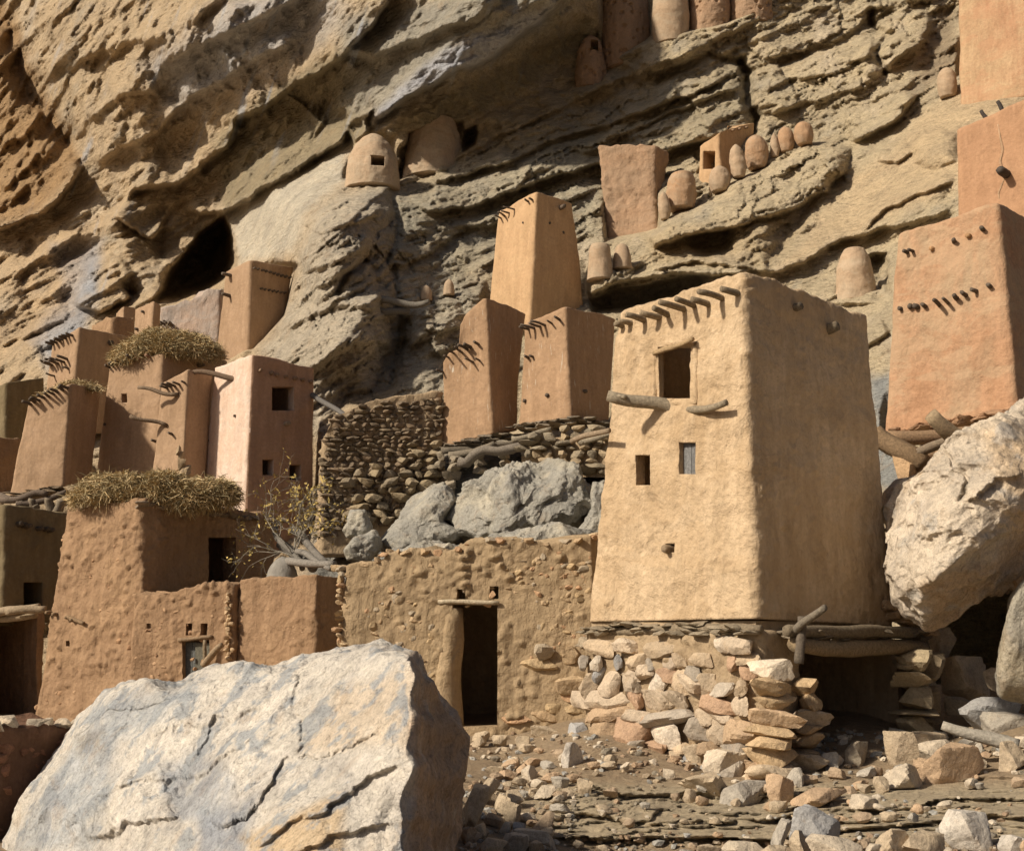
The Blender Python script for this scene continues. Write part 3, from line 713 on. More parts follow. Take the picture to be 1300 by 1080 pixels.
def mud_body(name, g, m, parent, res=0.06, amp=0.03, n=22, waist=0.0, topf=None, cuts=(), rough=0.0, rag=0.03, seed=1, colr=None):
    w1 = np.linalg.norm(g.L - g.C); w2_ = np.linalg.norm(g.R - g.C); h = (g.tC - g.C)[2]
    na, nb, nh = max(8, int(w1 / res)), max(8, int(w2_ / res)), max(8, int(h / res))
    # perimeter: a along C->L, b along C->R, both -1..1
    pa = np.concatenate([np.linspace(-1, 1, na, False), np.ones(nb), np.linspace(1, -1, na, False), -np.ones(nb)])
    pb = np.concatenate([-np.ones(na), np.linspace(-1, 1, nb, False), np.ones(na), np.linspace(1, -1, nb, False)])
    nr = (np.abs(pa) ** n + np.abs(pb) ** n) ** (1 / n); pa, pb = pa / nr, pb / nr
    rows = []
    def quad(C, L, R, B, a, b):
        s, t = (a[:, None] + 1) / 2, (b[:, None] + 1) / 2
        return C * (1 - s) * (1 - t) + L * s * (1 - t) + R * (1 - s) * t + B * s * t
    K = 1.012
    Tp = quad(g.tC, g.tL, g.tR, g.tB, pa * K, pb * K); Bt = quad(g.C, g.L, g.R, g.B, pa * K, pb * K)
    if topf is not None:
        lp = []
        for (x, y) in topf:
            q = facept(g, 'L', x, y); lp.append(((q - g.C) @ g.dL / w1 * 2 - 1, q[2]))
        lp.sort(); Tp[:, 2] = np.interp(pa, [l[0] for l in lp], [l[1] for l in lp]) + (Tp[:, 2] - np.interp(pa, [-1, 1], [g.tC[2], g.tL[2]])) * (pb > 0.9) * 0
    Tp[:, 2] += fbm(Tp * 1.7 + seed, 3, 0.6, seed) * rag * 2.2
    for k in range(nh + 1):
        v = k / nh
        q = Bt * (1 - v) + Tp * v
        if waist:
            c0 = q.mean(0); f = 1 - waist * math.sin(math.pi * v) ** 1.0
            q = np.stack([c0[0] + (q[:, 0] - c0[0]) * f, c0[1] + (q[:, 1] - c0[1]) * f, q[:, 2]], -1)
        rows.append(q)
    c0 = Tp.mean(0)
    for f, dz in ((0.985, 0.02), (0.95, 0.03), (0.8, 0.035), (0.5, 0.03), (0.02, 0.03)):
        q = c0 + (Tp - c0) * np.array((f, f, 1)); q[:, 2] += dz
        q[:, 2] = q[:, 2] * (.4 + .6 * f) + Tp[:, 2].mean() * (.6 - .6 * f)
        rows.append(q)
    G = np.stack(rows); N = gridn(G, True)
    nn = N.reshape(-1, 3); cen = G[:nh + 1].reshape(-1, 3).mean(0)
    if ((G[nh // 2] - cen) * N[nh // 2]).sum() < 0: N = -N; nn = -nn; flip = True
    else: flip = False
    p = G.reshape(-1, 3)
    d = fbm(p * 0.9 + seed * 3, 3, 0.5, seed) * amp * 1.6 + fbm(p * 3.4 + seed, 4, 0.55, seed + 3) * amp * 0.8
    d += fbm(p * np.array((8, 8, .8)) + seed, 3, .5, seed + 4) * amp * .3
    if rough:
        rough = (rough * (.3 + 1.2 * smooth(-.25, .3, fbm(p * 1.1 + seed, 3, .5, seed + 8))))
        d += np.abs(fbm(p * np.array((5, 5, 4)) + seed, 4, 0.6, seed + 5)) * rough * 1.5
        f1, f2, idn = worley(p * np.array((6.0, 6.0, 9.0)) + fbm(p * 5, 2, 0.5, 3)[:, None] * 0.5, seed)
        d += np.where(idn > 0.55, smooth(0.5, 0.22, f1), 0) * rough * (idn - 0.3) * 1.5
    G = G + (N * d.reshape(G.shape[:2])[..., None])
    # close floor
    V = np.vstack([G.reshape(-1, 3), [g.C * .25 + g.L * .25 + g.R * .25 + g.B * .25], [G[-1].mean(0)]])
    nc = len(pa); Q = gridq(G.shape[0], nc, True); k = np.arange(nc); k2 = (k + 1) % nc; i0 = G.shape[0] * nc
    T = np.vstack([np.stack([k2, k, np.full(nc, i0)], 1), np.stack([(G.shape[0] - 1) * nc + k, (G.shape[0] - 1) * nc + k2, np.full(nc, i0 + 1)], 1)])
    if flip: Q = Q[:, ::-1]; T = T[:, ::-1]
    o = mk(name, V, [Q, T], m, parent, col=colr)
    if cuts: cutboxes(o, cuts)
    return o
def cutter_boxes(g, face, x0, y0, x1, y1, depth=0.3, room=0.0, roomd=1.4):
    """opening seen at a pixel rectangle; room: how much the dark room behind is wider than the opening"""
    n0 = g.nL if face == 'L' else g.nR
    q = np.array([facept(g, face, *c) for c in ((x0, y1), (x1, y1), (x1, y0), (x0, y0))]); cen = q.mean(0)
    def box(a, b, s, s2=None):
        V = np.vstack([cen + (q - cen) * s + n0 * a, cen + (q - cen) * (s2 or s) - n0 * b])
        return V
    return [box(.35, depth + (.1 if room else 0), 1.0)] + ([box(-depth, depth + roomd, 1 + room)] if room > 0 else [])
def cutboxes(o, cuts):
    def attempt(k, cuts):
        cl = bpy.data.collections.new('cut'); SC.collection.children.link(cl); tmp = []
        for c in cuts:
            a = list(c)
            if len(a) > 7: a[7] = a[7] * k; 
            if len(a) > 8: a[8] = a[8] * (0.4 + .6 * k)
            for V in cutter_boxes(*a):
                me = bpy.data.meshes.new('cutter'); me.from_pydata([tuple(v) for v in V], [], [(0,1,2,3),(7,6,5,4),(4,5,1,0),(5,6,2,1),(6,7,3,2),(7,4,0,3)])
                bm = bmesh.new(); bm.from_mesh(me); bmesh.ops.recalc_face_normals(bm, faces=bm.faces); bm.to_mesh(me); bm.free()
                ob_ = bpy.data.objects.new('cutter', me); cl.objects.link(ob_); tmp.append(ob_)
        n0_ = len(o.data.vertices)
        md = o.modifiers.new('b', 'BOOLEAN'); md.operation = 'DIFFERENCE'; md.operand_type = 'COLLECTION'; md.collection = cl; md.solver = 'EXACT'
        bpy.context.view_layer.update(); dg = bpy.context.evaluated_depsgraph_get()
        nm = bpy.data.meshes.new_from_object(o.evaluated_get(dg)); o.modifiers.clear()
        for t_ in tmp: m_ = t_.data; bpy.data.objects.remove(t_); bpy.data.meshes.remove(m_)
        bpy.data.collections.remove(cl)
        if len(nm.vertices) < n0_ * .8 or len(nm.vertices) == n0_: bpy.data.meshes.remove(nm); return False
        old = o.data; o.data = nm; bpy.data.meshes.remove(old); return True
    for k in (1, .6, .3, .1):
        if attempt(k, cuts): return
        print('retry', o.name, k)
    ok = [attempt(.1, [c]) for c in cuts]
    print('CUT singly', o.name, ok)
def wallof(t): return [c for c in t.children if c.name.startswith('wall')][0]
def cutbox(o, *c): cutboxes(o, [c])
def stub(g, face, px, py, L, r, parent, rs, name='beam', up=0.05, side=0.0, col=None, into=0.12, r1=None):
    n0 = g.nL if face == 'L' else g.nR; s = g.dL if face == 'L' else g.dR
    b = facept(g, face, px, py)
    d = n0 + np.array((0, 0, up)) + s * side; d /= np.linalg.norm(d)
    return stick(name, b - d * into, b + d * L, r, r1 or r * 0.85, M_WOOD, parent, rs, 0.02, col, 6, 8)
def joinin(o, s):
    with bpy.context.temp_override(active_object=o, object=o, selected_objects=[o, s], selected_editable_objects=[o, s]): bpy.ops.object.join()
def base_of(g): 
    c = (g.C + g.L + g.R + g.B) / 4; return c
# rocks traced as an outline get their own distance, thickness and relief
def outline_rock(name, outline, ctr, pts, wrap, back, nphi=260, nth=120, feats=(), amp=0.05, seed=1, m=None, parent=None, colf=None, fr=1.0, e=0.5, smoothn=2, grain=(1, 1, 1), yf=None):
    ph = np.linspace(0, 2 * math.pi, nphi, False)
    cx, cy = ctr; n = len(outline); rad = np.full(nphi, 0.0)
    for k, a in enumerate(ph):
        dx, dy = math.cos(a), math.sin(a); best = 0
        for i in range(n):
            x0, y0 = outline[i]; x1, y1 = outline[(i + 1) % n]
            ex, ey = x1 - x0, y1 - y0; den = dx * ey - dy * ex
            if abs(den) < 1e-9: continue
            t = ((x0 - cx) * ey - (y0 - cy) * ex) / den; s = ((x0 - cx) * dy - (y0 - cy) * dx) / den
            if t > 0 and -1e-6 <= s <= 1 + 1e-6: best = max(best, t)
        rad[k] = best
    for _ in range(smoothn): rad = (np.roll(rad, 1) + rad * 2 + np.roll(rad, -1)) / 4
    rad *= 1 + fbm(np.stack([np.cos(ph) * 7, np.sin(ph) * 7, 0 * ph + seed], -1), 4, 0.55, seed) * 0.022
    tt_ = np.linspace(-1, 1, nth + 1)[1:-1]; th = math.pi / 2 * (1 + np.sign(tt_) * np.abs(tt_) ** 1.7)
    TH, PH = np.meshgrid(th, ph, indexing='ij')
    r = np.sin(TH) ** 0.8; R = rad[None] * r
    QX = cx + R * np.cos(PH); QY = cy + R * np.sin(PH)
    f0 = tps(pts); f = (lambda x, y: yf(f0, x, y)) if yf else f0; Yf = f(QX, QY)
    c = np.cos(TH); ed = np.abs(c) ** e
    front = c > 0
    Ye = f(cx + rad[None] * np.cos(PH) + 0 * TH, cy + rad[None] * np.sin(PH) + 0 * TH)
    Y = np.where(front, Yf + wrap * (1 - ed), Ye + wrap + back * ed)
    jn = np.stack([QX.ravel() / 26, QY.ravel() / 26, 0 * QX.ravel()], -1); JX = fbm(jn, 5, .65, 3).reshape(QX.shape) * 14; JY = fbm(jn, 5, .65, 8).reshape(QX.shape) * 14
    if len(feats): Y = Y - np.where(front, feature(QX + JX, QY + JY, feats) * smooth(0, 0.25, ed), 0)
    G = P(QX, QY, Y)
    pa, pb = P(cx, cy, float(f(np.array([cx]), np.array([cy]))[0])), P(cx, cy, float(f(np.array([cx]), np.array([cy]))[0]) + wrap + back)
    N = gridn(G, True); cen = (pa + pb) / 2
    fl = ((G - cen) * N).sum() < 0
    hx = (G.reshape(-1, 3).max(0) - G.reshape(-1, 3).min(0)) / 2; cb = (G.reshape(-1, 3).max(0) + G.reshape(-1, 3).min(0)) / 2
    N = (G - cb) / hx ** 2; N /= np.linalg.norm(N, axis=2, keepdims=True)
    p = G.reshape(-1, 3) * fr * np.array(grain)
    w_ = fbm(p * 0.7, 3, 0.5, seed)[:, None] * 0.8
    f1, f2, idn = worley(p * 1.1 + w_, seed)
    w3_ = w_ * .3
    fa = facets(p * 0.8 + w3_, seed) * .75 + facets(p * 2.2 + w3_, seed + 1) * .42 + facets(p * 6 + w3_, seed + 2) * .16 + facets(p * 15 + w3_, seed + 3) * .06
    d = fbm(p * 0.9 + seed, 4, 0.5, seed) * amp * 1.0 + (fa - fa.mean()) * amp * 5 / fr + fbm(p * 9, 4, .6, seed + 2) * .12 * amp
    N = np.where((np.abs(c) < .03)[..., None], N, N); G = G + N * d.reshape(TH.shape)[..., None]
    V = np.vstack([G.reshape(-1, 3), [pa], [pb]])
    nr = len(th); Q = gridq(nr, nphi, True); k = np.arange(nphi); k2 = (k + 1) % nphi; i0 = nr * nphi
    T = np.vstack([np.stack([k2, k, np.full(nphi, i0)], 1), np.stack([(nr - 1) * nphi + k, (nr - 1) * nphi + k2, np.full(nphi, i0 + 1)], 1)])
    if fl: Q = Q[:, ::-1]; T = T[:, ::-1]
    col = colf(np.append(QX.ravel(), [cx, cx]), np.append(QY.ravel(), [cy, cy]), V, np.append(idn, [0.5, 0.5])) if colf else np.tile((0.4, 0.35, 0.28), (len(V), 1))
    return mk(name, V, [Q, T], m or M_ROCK, parent, col=col)
RS = np.random.RandomState
# ---------------------------------------------------------------- main granary
def add_rm(g, rm):
    g.R = g.C + g.dR * rm; g.tR = g.tC + g.dR * rm; g.B = g.L + g.R - g.C; g.tB = g.tL + g.tR - g.tC
    return g
def plane_pos(g, face='L', off=0.0):
    return lambda x, y: facept(g, face, x, y, off)
def stonefill(mb, poly, pos, rs, rh, rw, yaw, dep=0.5, sub=2, slope=0.0, cols=None, jit=0.12, dens=1.0, tilt=0.14, sc=1.0, wx=1.0):
    x0, x1 = min(a[0] for a in poly), max(a[0] for a in poly); y0, y1 = min(a[1] for a in poly) - abs(slope) * (x1 - x0), max(a[1] for a in poly) + abs(slope) * (x1 - x0)
    y = y0
    while y < y1:
        h = rs.uniform(*rh); x = x0 + rs.uniform(-rw[0], 0)
        while x < x1:
            wd = rs.uniform(*rw) * rs.choice([1, 1, .7]); cx_, cy_ = x + wd / 2, y + h / 2 + slope * (x - x0)
            if inpoly(np.array([cx_]), np.array([cy_]), poly)[0] and rs.rand() < dens:
                c = pos(cx_, cy_); k = c[1] / F
                c = c + rs.uniform(-jit, jit, 3) * h * k
                stone(mb, c, wd * k * 0.54 * sc * wx, max(h, wd * dep) * k * 0.6, h * k * 0.56 * sc, rs, sub, cols[rs.randint(len(cols))] if cols else None, yaw + math.pi * rs.randint(2), tilt)
            x += wd
        y += h
rs = RS(5)
gM = tower_geo((960,785), (745,789), (1136,795), (943,345), (786,404), (1102,403), 13.5, 50, taper=0.05, level=False)
T = thing('granary_tower', 'large tan mud granary on a stone rubble footing, with framed window and wooden shutter', 'granary', base_of(gM), 'square mud granary towers of the village')
T['_o'] = [float(v) for v in base_of(gM)]
mud_body('wall', gM, M_TAN, T, res=0.026, amp=0.042, n=24, rag=0.04, rough=0.012, seed=4,
  cuts=[(gM,'L',838,441,878,506,0.06,1.6,1.6), (gM,'L',810,578,829,616,0.12,1.8,1.4), (gM,'L',865,562,885,602,0.10), (gM,'L',845,690,857,701,0.25)])
# raised mud surround of the upper window
def surround(g, face, x0, y0, x1, y1, wpx, th, m, parent, rs, name='window_surround'):
    Vs = []; out = []
    loop = [(x0,y0),(x1,y0),(x1,y1),(x0,y1)]
    mbv = []; n0 = g.nL if face == 'L' else g.nR
    pts = []
    for k in range(4):
        a, b = loop[k], loop[(k + 1) % 4]
        for t in np.linspace(0, 1, 14, False): pts.append((a[0] + (b[0] - a[0]) * t, a[1] + (b[1] - a[1]) * t))
    pts.append(pts[0])
    c = np.array([facept(g, face, *q) for q in pts]); k = c[:, 1].mean() / F * wpx
    V, Q, Tt = tube(c, [k, k], 10, rs, 0.10)
    return mk(name, V, [Q, Tt], m, parent)
SUR = surround(gM, 'L', 832, 436, 884, 511, 4.2, 0.05, M_TAN, T, rs); SUR['_o'] = list(T['_o'])
stick('lintel', facept(gM,'L',834,449,0.05), facept(gM,'L',887,432,0.10), 0.035, 0.03, M_WOOD, SUR, rs, 0.01, (0.42,0.30,0.17))
def plank(g, face, x0, y0, x1, y1, off, th, m, parent, name, n=3, col=(0.2,0.19,0.18)):
    mb = MB(); n0 = g.nL if face == 'L' else g.nR
    for k in range(n):
        a = x0 + (x1 - x0) * (k + 0.03) / n; b = x0 + (x1 - x0) * (k + 0.97) / n
        q = np.array([facept(g, face, *c, off) for c in ((a, y1), (b, y1), (b, y0), (a, y0))])
        V = np.vstack([q, q - n0 * th]); mb.add(V, np.array([[0,1,2,3],[7,6,5,4],[4,5,1,0],[5,6,2,1],[6,7,3,2],[7,4,0,3]]), np.array(col) * rs.uniform(.8, 1.25))
    return mb.build(name, m, parent, flat=True)
plank(gM, 'L', 865, 561, 885, 603, -0.035, 0.04, M_WOOD, T, 'shutter', 2, (0.19,0.19,0.19))
for x, y, l in ((800,409,.2),(818,404,.3),(836,400,.28),(846,396,.26),(866,390,.36),(878,386,.3),(897,383,.24),(914,378,.36),(934,370,.24),(788,412,.14)):
    stub(gM, 'L', x + 4, y + 3, l * 1.05, 0.04, T, rs, up=0.12, side=rs.uniform(-.05,.35), col=(0.27,0.21,0.14))
stick('beam', facept(gM,'L',856,522,-0.1), facept(gM,'L',812,509,0.55), 0.075, 0.06, M_WOOD, T, rs, 0.03, (0.30,0.25,0.18))
stick('beam', facept(gM,'L',812,507,0.5), facept(gM,'L',826,510,0.42), 0.03, 0.03, M_WOOD, T, rs, 0.03, (0.30,0.25,0.18))
stick('beam', facept(gM,'L',870,520,-0.02), facept(gM,'L',934,513,0.16), 0.045, 0.035, M_WOOD, T, rs, 0.03, (0.33,0.27,0.19))
stick('beam', facept(gM,'L',744,558,0.1) + np.array((-.1,0.2,0)), facept(gM,'L',792,549,0.25), 0.035, 0.03, M_WOOD, T, rs, 0.02, (0.33,0.25,0.17))
stub(gM,'L',850,697,0.10,0.05,T,rs,col=(.3,.22,.14))
stub(gM,'R',1008,391,0.10,0.06,T,rs,col=(.2,.16,.11)); stub(gM,'R',1050,417,0.14,0.07,T,rs,col=(.2,.16,.11))
# footing
gP = tower_geo((966,1010), (737,1000), (1012,1010), (962,806), (742,806), (1005,806), 13.45, 50, taper=0.0, level=False)
add_rm(gP, 0.75)
MUDR = mud_body('footing_core', gP, M_MUD, T, res=0.035, amp=0.05, n=10, rough=0.05, seed=9)
FC = [(0.50,0.39,0.27),(0.54,0.42,0.29),(0.43,0.34,0.24),(0.58,0.47,0.35),(0.49,0.33,0.22),(0.38,0.33,0.27),(0.34,0.335,0.33),(0.60,0.52,0.42),(0.47,0.38,0.28),(0.44,0.32,0.21)]
mb = MB()
pos = plane_pos(gP, 'L', 0.05)
stonefill(mb, [(738,860),(960,875),(962,1010),(738,1000)], pos, rs, (14,25), (24,50), -math.radians(50), 0.7, 3, slope=0.02, jit=.2, tilt=0.14, sc=1.2, wx=1.35, cols=FC)
stonefill(mb, [(742,812),(960,815),(960,880),(738,862)], pos, rs, (13,22), (18,40), -math.radians(50), 0.5, 3, dens=0.85, jit=.3, tilt=.2, wx=1.35, sc=1.05, cols=FC)
stonefill(mb, [(738,960),(970,975),(975,1016),(738,1004)], plane_pos(gP,'L',0.22), rs, (20,30), (34,66), -math.radians(50), 0.7, 3, jit=.25, wx=1.15, cols=FC)
y = 838
while y < 985:
    h = rs.uniform(13, 25); x = 962 + rs.uniform(-6, 4)
    for xx, ww in ((x, rs.uniform(54, 78)), (x + 42, rs.uniform(38, 52))):
        if xx > x and rs.rand() < 0.25: continue
        c = P(xx + 20, y + h / 2, 13.25 + (xx - x) * 0.012); k = c[1] / F
        stone(mb, c, ww * k * 0.5, 0.22, h * k * 0.56, rs, 3, (0.52,0.38,0.23) if rs.rand() < .6 else None, rs.uniform(-.25,.25), 0.09)
    y += h * 0.96
mb.build('footing_stones', M_STONE, T)
mb = MB()   # flat slabs and twigs under the walls
for k in range(46):
    t = k / 45; x = 744 + 216 * t; yy = 797 + 1 * t + rs.uniform(-6, 8)
    c = facept(gM, 'L', x, yy, rs.uniform(-.04, .10)); stone(mb, c, rs.uniform(.06,.17), .13, rs.uniform(.015,.035), rs, 2, (0.30,0.25,0.18), -math.radians(50), 0.12)
mb.build('footing_slabs', M_STONE, T)
V, Q, Tt = tube(bent(facept(gM,'L',742,800,-0.02), facept(gM,'L',968,798,0.02), rs, .006, 16), [.05,.06,.05], 8, rs, .2)
mk('sill_log', V, [Q, Tt], M_WOOD, T, col=np.tile((0.24,0.19,0.13), (len(V), 1)))
V, Q, Tt = tube(bent(P(1008,818,13.35), P(1172,822,15.0), rs, .008, 16), [.085,.10,.085], 10, rs, .12)
mk('lintel', V, [Q, Tt], M_WOOD, T, col=np.tile((0.27,0.20,0.12), (len(V), 1)))
V, Q, Tt = tube(bent(P(998,800,13.3), P(1160,803,14.9), rs, .01, 16), [.06,.07,.06], 10, rs, .12)
mk('lintel', V, [Q, Tt], M_WOOD, T, col=np.tile((0.20,0.16,0.11), (len(V), 1)))
mb = MB()
for k in range(30):
    t = k / 29; c = P(1000 + 170 * t, 803 + rs.uniform(-5, 8), 13.5 + 1.6 * t + rs.uniform(-.15, .25))
    stone(mb, c, rs.uniform(.08,.2), .15, rs.uniform(.02,.05), rs, 2, (0.24,0.195,0.14), 0.7, 0.15)
for k in range(14):
    t = k / 13; c = P(1128 + 46 * t, 770 + 30 * t + rs.uniform(-2,6), 15.0 + .3 * t); stone(mb, c, .16, .2, .07, rs, 3, (0.42,0.29,0.17), .3)
mb.build('footing_slabs', M_STONE, T)
# slab that closes the dark room below, its back and far walls
def hull(name, pts8, m, parent):
    V = np.array(pts8); Fq = np.array([[0,1,2,3],[7,6,5,4],[4,5,1,0],[5,6,2,1],[6,7,3,2],[7,4,0,3]])
    return mk(name, V, Fq, m, parent, col=np.tile((0.2,0.15,0.1),(8,1)), flat=True)
u0, u1, u2, u3 = gM.C.copy(), gM.L.copy(), gM.B.copy(), gM.R.copy()
zz = lambda v, z: np.array((v[0], v[1], z))
ctr_ = (u0 + u2) / 2
sw = [gM.R, gM.B, gM.B + np.array((.3,.3,0)), gM.R + np.array((.3,.3,0))]
hull('side_wall', [zz(v, -0.3) for v in sw] + [zz(v, 1.64) for v in sw], M_MUD, T)
q4 = [ctr_ + (v - ctr_) * 0.97 for v in (u0, u3, u2, u1)]
hull('floor_slab', [zz(v, 1.66) for v in q4] + [zz(v, 1.90) for v in q4], M_MUD, T)
bw = [gM.L + (gM.B - gM.L) * 0.02, gM.B, gM.B + gM.nL * -0.3 * 0 + np.array((0,.35,0)), gM.L + np.array((0,.35,0))]
hull('back_wall', [zz(v, -0.3) for v in bw] + [zz(v, 1.64) for v in bw], M_MUD, T)
mb = MB()
for (x, yy, ww, hh) in ((1165,838,50,26),(1160,862,60,18),(1163,884,48,26),(1160,904,62,8),(1162,919,52,20),(1150,845,40,12),(1168,942,60,24)):
    c = P(x, yy, 14.7); k = c[1] / F; stone(mb, c, ww * k / 2, .25, hh * k * .54, rs, 3, (0.42,0.34,0.22), .2, .06)
    c = P(x + 8, yy + 6, 15.1); stone(mb, c, ww * k / 2, .3, hh * k * .8, rs, 3, (0.34,0.27,0.18), .2, .06)
mb.build('stone_pier', M_STONE, T)
stick('prop', P(1014,842,13.3), P(1018,782,13.3), .05, .045, M_WOOD, T, rs, .02, (.16,.13,.1))
stick('prop', P(1008,802,13.35), P(1047,771,12.9), .05, .04, M_WOOD, T, rs, .02, (.2,.17,.13))

# ---------------------------------------------------------------- other granary towers
def simple(name, label, cat, geo, m, group=None, beams=(), body='wall', extra=None, **kw):
    g = tower_geo(**geo); b = base_of(g)
    t = thing(name, label, cat, b, group)
    mud_body(body, g, m, t, **kw)
    for bm_ in beams:
        face, x, y, L_, r_ = bm_[:5]; stub(g, face, x, y, L_ * (.75 if L_ > .15 else 1), r_ * .85, t, rs, up=0.1, side=rs.uniform(-.3,.3), col=bm_[5] if len(bm_) > 5 else (0.13,0.10,0.075))
    return t, g
GT = 'square mud granary towers of the village'
# right, orange, on the boulder
t, g2_ = simple('granary_tower', 'orange mud granary with a row of toothpick beams, above the big boulder at the right', 'granary',
  dict(C=(1293,522), L=(1122,552), R=(1375,535), tC=(1268,258), tL=(1138,298), tR=(1350,305), Y=19, yaw=44, taper=0.08, level=False), M_ORANGE2, GT, res=0.045, amp=0.035, seed=11,
  beams=[('L',1146,393,.1,.05),('L',1157,391,.12,.06),('L',1166,390,.12,.06),('L',1175,389,.14,.05),('L',1192,388,.42,.04),('L',1203,385,.36,.035),('L',1216,379,.26,.045),('L',1228,374,.22,.05),('L',1240,370,.2,.045),('L',1258,364,.12,.05),
         ('L',1153,321,.14,.04),('L',1160,320,.22,.035),('L',1184,316,.06,.05,(.45,.27,.14)),('L',1212,307,.16,.045),('L',1230,300,.07,.06,(.45,.27,.14)),('L',1248,292,.12,.05)])
stick('base_log', P(1110,548,18.3), P(1172,590,18.0), .12, .14, M_WOOD, t, rs, .03, (.28,.19,.11))
stick('base_log', P(1225,562,17.4), P(1181,526,17.2), .14, .10, M_WOOD, t, rs, .03, (.36,.27,.17))
stick('base_log', P(1158,578,18.0), P(1230,548,17.8), .08, .08, M_WOOD, t, rs, .03, (.22,.17,.12))
stick('base_log', P(1125,556,18.6), P(1260,545,18.6), .10, .09, M_WOOD, t, rs, .02, (.26,.17,.1))
stick('base_log', P(1160,588,18.4), P(1215,570,18.3), .08, .06, M_WOOD, t, rs, .03, (.3,.2,.12))
mb = MB()
for k in range(40):
    tt = k / 39; c = facept(g2_, 'L', 1124 + 165 * tt, 551 - 28 * tt + rs.uniform(-3, 5), rs.uniform(-.1, .16)); stone(mb, c, rs.uniform(.08,.2), .15, rs.uniform(.03,.07), rs, 2, (0.36,0.22,0.13), -.7, .3)
for (x, yy, s_) in ((1148,592,22),(1165,600,17),(1200,572,12),(1213,566,12)): c = P(x, yy, 18.1); stone(mb, c, s_*.011, .2, s_*.011, rs, 3, (0.46,0.31,0.18), .3, .3)
joinin([c for c in t.children if c.name.startswith('wall')][0], mb.build('base_stones', M_STONE, t))
t, g3_ = simple('granary_tower', 'tall orange mud building behind the right granary, two dark sticks standing on its roof', 'granary',
  dict(C=(1352,282), L=(1212,300), R=(1400,290), tC=(1340,112), tL=(1213,166), tR=(1390,140), Y=22.5, yaw=44, taper=0.02, ext=1.5, level=False), M_ORANGE, GT, res=0.07, amp=0.03, seed=12)
stick('roof_stick', facept(g3_,'L',1262,165,-.2), facept(g3_,'L',1240,137,-.2), .045, .035, M_WOOD, t, rs, .03, (.06,.05,.045))
stick('roof_stick', facept(g3_,'L',1270,160,-.25), facept(g3_,'L',1260,124,-.25), .045, .035, M_WOOD, t, rs, .03, (.06,.05,.045))
stub(g3_, 'L', 1278, 222, .34, .085, t, rs, col=(.1,.08,.065))
pts = np.array([facept(g3_, 'L', x, y, 0.0) for x, y in ((1267,158),(1270,175),(1274,190),(1270,205),(1276,225),(1268,245),(1270,262))])
V, Q, Tt = tube(pts, [.022,.03,.012], 6, rs, .3); mk('crack_repair', V, [Q, Tt], M_ORANGE2, t)
simple('granary_tower', 'pale orange mud wall of a granary high in the top right corner', 'granary',
  dict(C=(1360,70), L=(1215,97), R=(1420,60), tC=(1355,-90), tL=(1214,-60), tR=(1410,-90), Y=32, yaw=40, taper=0.02, ext=1.0, level=False), adobe('adobe_high', (0.46, 0.32, 0.19), (0.42, 0.24, 0.14), bst=0.7), GT, res=0.1, amp=0.04, seed=13)
# middle trio
simple('granary_tower', 'smooth golden granary, tallest of the middle group, high below the layered rock band', 'granary',
  dict(C=(672,394), L=(619,384), R=(742,374), tC=(681,243), tL=(633,270), tR=(727,259), Y=33, yaw=50, taper=0.03, ext=0.6, level=False), M_GOLD, GT, res=0.07, amp=0.03, n=20, waist=-0.03, seed=14,
  beams=[('L',636,277,.35,.035),('L',640,274,.4,.035),('L',645,270,.3,.035),('L',652,266,.45,.03),('L',671,256,.25,.035),('L',676,254,.2,.035),('R',711,265,.3,.09),('R',697,284,.06,.05),('R',714,296,.06,.06),('L',665,283,.05,.04)])
t, g = simple('granary_tower', 'leaning reddish granary with a raised back corner and snapped twigs, left of the middle pair', 'granary',
  dict(C=(626,551), L=(556,569), R=(657,546), tC=(618,379), tL=(562,455), tR=(668,400), Y=26.8, yaw=33, taper=0.0, ext=0.0, level=False), M_DRIP, GT, res=0.05, amp=0.03, n=22, waist=0.05, seed=15,
  topf=[(556,462),(564,452),(581,446),(583,414),(590,402),(604,390),(618,379)],
  beams=[('L',570,455,.3,.03),('L',577,450,.6,.028),('L',586,447,.55,.03),('L',592,443,.45,.04),('L',597,440,.3,.05),('L',606,436,.2,.045),('L',563,472,.3,.03),('L',600,459,.35,.03),('L',608,457,.2,.03)])
T6 = t; g6_ = g
t, g = simple('granary_tower', 'reddish granary with whitish drip streaks, right of the leaning granary', 'granary',
  dict(C=(724,531), L=(657,540), R=(774,538), tC=(718,390), tL=(667,412), tR=(783,405), Y=26, yaw=44, taper=0.03, ext=0.0, level=False), M_DRIP, GT, res=0.05, amp=0.03, n=24, waist=0.02, seed=16,
  beams=[('L',672,419,.4,.035),('L',679,417,.5,.04),('L',686,415,.45,.04),('L',693,413,.55,.04),('L',701,411,.3,.03),('L',711,406,.3,.04),('L',671,454,.15,.04),('L',677,453,.12,.04),('L',667,509,.06,.05),('L',696,502,.07,.06),('R',742,497,.06,.06)])
T7 = t; g7_ = g
for T_, g_, xa, xb, ya, yb in ((T6, g6_, 556, 626, 568, 552), (T7, g7_, 658, 724, 541, 532)):
    mb = MB()
    for k in range(34):
        tt = k / 33; c = facept(g_, 'L', xa + (xb - xa) * tt, ya + (yb - ya) * tt + rs.uniform(0, 7), rs.uniform(-.2, .22)); stone(mb, c, rs.uniform(.1,.26), .2, rs.uniform(.02,.05), rs, 2, (0.24,0.20,0.15), -.6, .15)
    for k in range(18):
        tt = k / 17; c = facept(g_, 'R', xb + 46 * tt, yb + 6 * tt + rs.uniform(-3, 4), rs.uniform(-.1, .22)); stone(mb, c, rs.uniform(.1,.26), .2, rs.uniform(.02,.05), rs, 2, (0.19,0.16,0.12), .7, .15)
    mb.build('base_slabs', M_STONE, T_)
